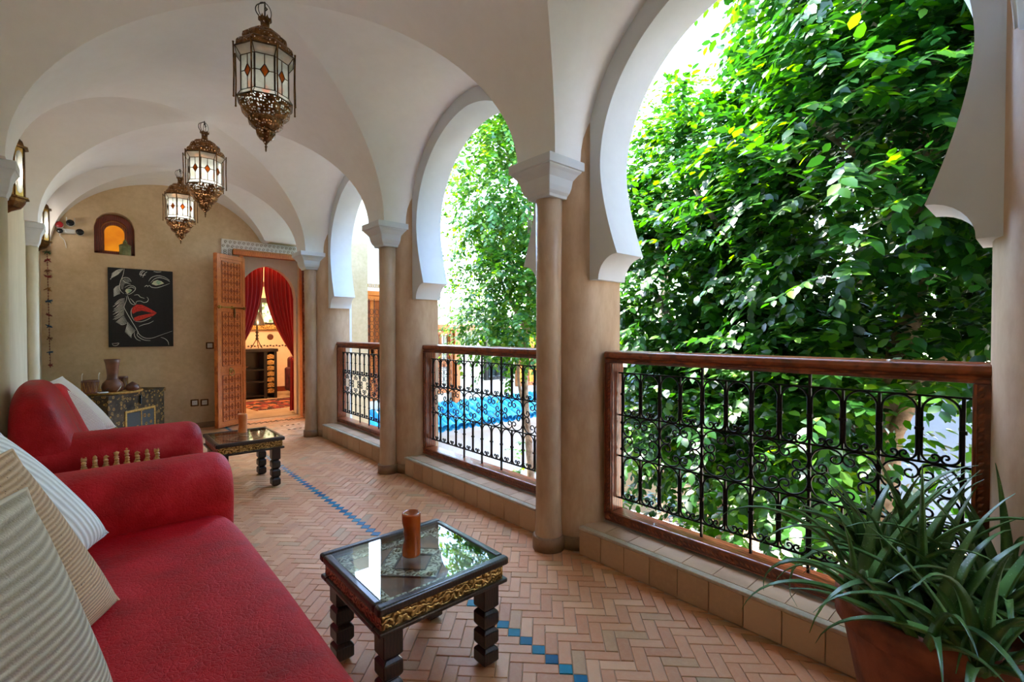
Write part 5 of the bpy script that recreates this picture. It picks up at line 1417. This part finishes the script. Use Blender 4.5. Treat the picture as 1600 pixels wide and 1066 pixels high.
wdoor = struct(MB().box(5.6, 5.75, 5.0, 5.06, GZ, -0.85).build('trim_15', 'cedar_light'))

# ------------------------------------------------------------------ trees
def leaf_template():
    # unit leaf along +x, width along y, folded on the midrib, slightly curled
    v = np.array([(0, 0, 0), (0.30, 0.40, 0.06), (0.30, 0, 0.0), (0.30, -0.40, 0.06), (0.68, 0.36, 0.02), (0.68, 0, -0.04), (0.68, -0.36, 0.02), (1, 0, -0.14)], float)
    f = [(0, 2, 1), (0, 3, 2), (1, 2, 5, 4), (2, 3, 6, 5), (4, 5, 7), (5, 6, 7)]
    return v, f
LV, LF = leaf_template()
def gen_leaves(blobs, R):
    pos, dirs, nrms, size = [], [], [], []
    for c, r, ntw, shell, l0, l1 in blobs:
        c = np.array(c); r = np.array(r)
        for _ in range(ntw):
            d = R.normal(size=3); d /= np.linalg.norm(d)
            if d[2] < -0.55 and R.random() < 0.6: d[2] *= -1
            k = shell + (1 - shell) * R.random() ** 0.6
            k *= 1 + 0.16 * math.sin(d[0] * 7 + c[1] * 3) * math.sin(d[1] * 9 + c[2]) + 0.10 * math.sin(d[2] * 13 + d[1] * 5)
            p = c + d * r * k
            t = d * 0.8 + R.normal(size=3) * 0.55 + np.array((0, 0, -0.25)); t /= np.linalg.norm(t)
            L = R.uniform(0.22, 0.5); nl = int(R.integers(8, 15))
            side = np.cross(t, (0, 0, 1.0)); side /= max(np.linalg.norm(side), 1e-6); up = np.cross(side, t)
            for i in range(nl):
                s = (i + 1) / nl; sg = 1 if i % 2 else -1
                q = p + t * (L * s) + np.array((0, 0, -0.12 * s * s)) * L
                ld = t * R.uniform(0.3, 0.9) + side * sg * R.uniform(0.5, 1.0) + np.array((0, 0, R.uniform(-0.75, 0.15))); ld /= np.linalg.norm(ld)
                nn = up * 0.6 + np.array((0, 0, 0.8)) + d * 0.5 + R.normal(size=3) * 0.35
                nn -= ld * nn.dot(ld); nn /= max(np.linalg.norm(nn), 1e-6)
                pos.append(q); dirs.append(ld); nrms.append(nn); size.append(R.uniform(l0, l1) * (1.0 if s < 0.85 else 0.8))
    return np.array(pos), np.array(dirs), np.array(nrms), np.array(size)
leaf_me = {}
def foliage(tree, blobs, mat_, seed, nparts, keep=None):
    R = np.random.default_rng(seed)
    P_, D_, N_, S_z = gen_leaves(blobs, R)
    if keep is not None:
        k = keep(P_); P_, D_, N_, S_z = P_[k], D_[k], N_[k], S_z[k]
    B_ = np.cross(N_, D_)
    W_ = S_z * R.uniform(0.6, 0.8, len(S_z))
    # the largest leaves in view become separate parts
    cp_, sp_ = math.cos(PITCH), math.sin(PITCH)
    q = P_ - np.array((0, 0, 1.2)); d = q[:, 0] * S_ * cp_ + q[:, 1] * C_ * cp_ + q[:, 2] * sp_
    u = 800 + 741.1 * (q[:, 0] * C_ - q[:, 1] * S_) / d; v = 533 - 741.1 * q[:, 2] / d
    fac = np.abs(np.einsum('ij,ij->i', N_, q / np.linalg.norm(q, axis=1)[:, None]))
    sc = np.where((d > 0.5) & (((u > 960) & (u < 1540)) | ((u > 690) & (u < 840))) & (v > 0) & (v < 860), S_z ** 2 * fac / d ** 2, 0)
    order = np.argsort(-sc); pick = set(order[:nparts].tolist())
    if mat_ not in leaf_me:
        mm = MB(); mm.add([(a, b * 0.6, c_ * 0.6) for a, b, c_ in LV], LF, True); leaf_me[mat_] = mm.mesh('leaf', mat_)
    for i in order[:nparts]:
        M = Matrix(((D_[i][0], B_[i][0], N_[i][0], P_[i][0]), (D_[i][1], B_[i][1], N_[i][1], P_[i][1]), (D_[i][2], B_[i][2], N_[i][2], P_[i][2]), (0, 0, 0, 1)))
        o = link('leaf', leaf_me[mat_], tree); o.matrix_local = M @ Matrix.Diagonal((S_z[i], W_[i] / 0.6, S_z[i], 1))
    idx = np.array([i for i in range(len(P_)) if i not in pick])
    n = len(idx)
    V = P_[idx][:, None, :] + D_[idx][:, None, :] * (LV[None, :, 0:1] * S_z[idx][:, None, None]) + B_[idx][:, None, :] * (LV[None, :, 1:2] * W_[idx][:, None, None]) + N_[idx][:, None, :] * (LV[None, :, 2:3] * S_z[idx][:, None, None] * 0.6)
    V = V.reshape(-1, 3)
    lens = np.array([len(f) for f in LF]); flat = np.concatenate([np.array(f) for f in LF])
    loops = (flat[None, :] + (np.arange(n) * 8)[:, None]).ravel(); tot = np.tile(lens, n); start = np.concatenate(([0], np.cumsum(tot)[:-1]))
    me = bpy.data.meshes.new('foliage'); me.vertices.add(len(V)); me.vertices.foreach_set('co', V.ravel())
    me.loops.add(len(loops)); me.loops.foreach_set('vertex_index', loops.astype(np.int32))
    me.polygons.add(len(tot)); me.polygons.foreach_set('loop_start', start.astype(np.int32)); me.polygons.foreach_set('loop_total', tot.astype(np.int32))
    me.polygons.foreach_set('use_smooth', np.ones(len(tot), bool)); me.update(calc_edges=True); me.validate()
    me.materials.append(MATS[mat_])
    tag(link('foliage', me, tree), kind='stuff')
def limb(tree, pts, r0, r1, name='branch'):
    sp = smooth_path(pts, 7); n = len(sp)
    MB().tube([tuple(p) for p in sp], [r0 + (r1 - r0) * i / (n - 1) for i in range(n)], 10).build(name, 'bark', tree)
def tree(label, trunk, limbs, blobs, mat_, seed, nparts, r0, keep=None):
    t = thing('ficus_tree', label, 'tree', (0, 0, 0), group='trees in the courtyard')
    limb(t, trunk, r0, r0 * 0.45, 'trunk')
    for L in limbs: limb(t, L, r0 * 0.42, 0.018)
    foliage(t, blobs, mat_, seed, nparts, keep)
    return t
tree('large leafy ficus filling the right of the nearest arch, pale trunk behind the railing', [(5.5, 1.0, GZ), (5.4, 1.05, -1.5), (5.25, 0.95, 0.2), (5.1, 0.75, 1.6), (5.0, 0.45, 3.2)],
     [[(5.3, 0.95, 0.0), (5.0, 1.5, 1.0), (4.6, 2.0, 2.0), (4.4, 2.3, 2.6)], [(5.1, 0.8, 1.5), (4.7, 0.2, 2.4), (4.3, -0.2, 3.2)], [(5.1, 0.6, 2.4), (4.7, 0.9, 3.4), (4.4, 1.1, 4.2)], [(5.25, 0.9, 0.3), (4.6, 0.6, 0.9), (4.1, 0.4, 1.1)], [(5.1, 0.6, 2.0), (4.9, 1.0, 2.6), (4.2, 1.3, 2.9)]],
     [((5.2, 0.9, 2.3), (1.75, 1.7, 1.5), 2200, 0.5, 0.085, 0.125), ((5.3, 0.5, 4.1), (1.8, 1.55, 1.5), 2000, 0.5, 0.085, 0.13), ((4.9, -0.8, 2.6), (1.7, 1.5, 2.3), 1900, 0.55, 0.085, 0.125), ((5.0, 0.9, 0.75), (1.45, 1.6, 0.75), 800, 0.35, 0.08, 0.12), ((5.0, 1.5, 0.2), (1.2, 0.9, 1.0), 700, 0.3, 0.08, 0.125), ((4.9, 0.7, -0.2), (1.3, 1.5, 1.0), 150, 0.3, 0.09, 0.13)],
     'ficus_leaf', 11, 230, 0.16, lambda P: ~((P[:, 1] < 0.2 * P[:, 0]) & (P[:, 2] < 0.72) & (np.random.default_rng(3).random(len(P)) < 0.86)))
tree('dense ficus beside the near pier, twin trunks seen under the crown', [(5.9, 2.55, GZ), (5.8, 2.6, -1.2), (5.6, 2.7, 0.5), (5.5, 2.7, 2.0), (5.5, 2.6, 3.0)],
     [[(5.85, 2.6, -1.4), (5.7, 2.3, 0.3), (5.2, 2.0, 1.6), (4.9, 1.9, 2.5)], [(5.6, 2.7, 0.6), (5.2, 3.1, 1.5), (4.9, 3.3, 2.1)], [(5.6, 2.7, 1.4), (5.2, 2.4, 2.0), (4.8, 2.3, 2.2)]],
     [((5.5, 2.7, 1.7), (1.4, 1.3, 1.25), 1500, 0.5, 0.08, 0.115), ((5.6, 2.6, 2.9), (1.25, 1.1, 0.9), 900, 0.5, 0.08, 0.115), ((5.4, 2.6, 0.3), (1.2, 1.3, 1.0), 1100, 0.3, 0.08, 0.12), ((5.5, 2.6, -1.2), (0.9, 1.2, 0.6), 160, 0.3, 0.09, 0.13)],
     'ficus_leaf', 12, 70, 0.15)
tree('lighter sunlit tree seen through the middle arch', [(5.35, 5.6, GZ), (5.4, 5.65, -1.2), (5.35, 5.75, 0.4), (5.5, 5.8, 2.0), (5.6, 5.9, 3.6)],
     [[(5.4, 5.65, -0.6), (5.0, 5.5, 0.4), (4.8, 5.3, 1.3)], [(5.35, 5.75, 0.5), (5.7, 5.6, 1.3), (6.0, 5.5, 2.2)], [(5.45, 5.8, 1.2), (5.0, 5.9, 2.0), (4.7, 6.0, 2.8)]],
     [((5.6, 5.9, 3.4), (1.6, 1.25, 2.2), 2800, 0.3, 0.07, 0.1), ((5.3, 5.6, 1.6), (1.35, 1.0, 1.05), 1200, 0.3, 0.065, 0.095), ((5.5, 5.7, -1.2), (0.6, 0.6, 0.5), 25, 0.3, 0.07, 0.1)],
     'fresh_leaf', 13, 60, 0.075)
tree('distant yellow-green tree top glimpsed beside the near arch', [(8.2, 4.9, GZ), (8.2, 4.9, 1.0), (8.1, 4.8, 4.0)], [[(8.2, 4.9, 1.0), (7.8, 4.6, 2.6), (7.6, 4.4, 4.0)]],
     [((8.1, 4.8, 3.9), (1.5, 1.5, 1.9), 520, 0.35, 0.07, 0.10)], 'fresh_leaf', 14, 0, 0.12)
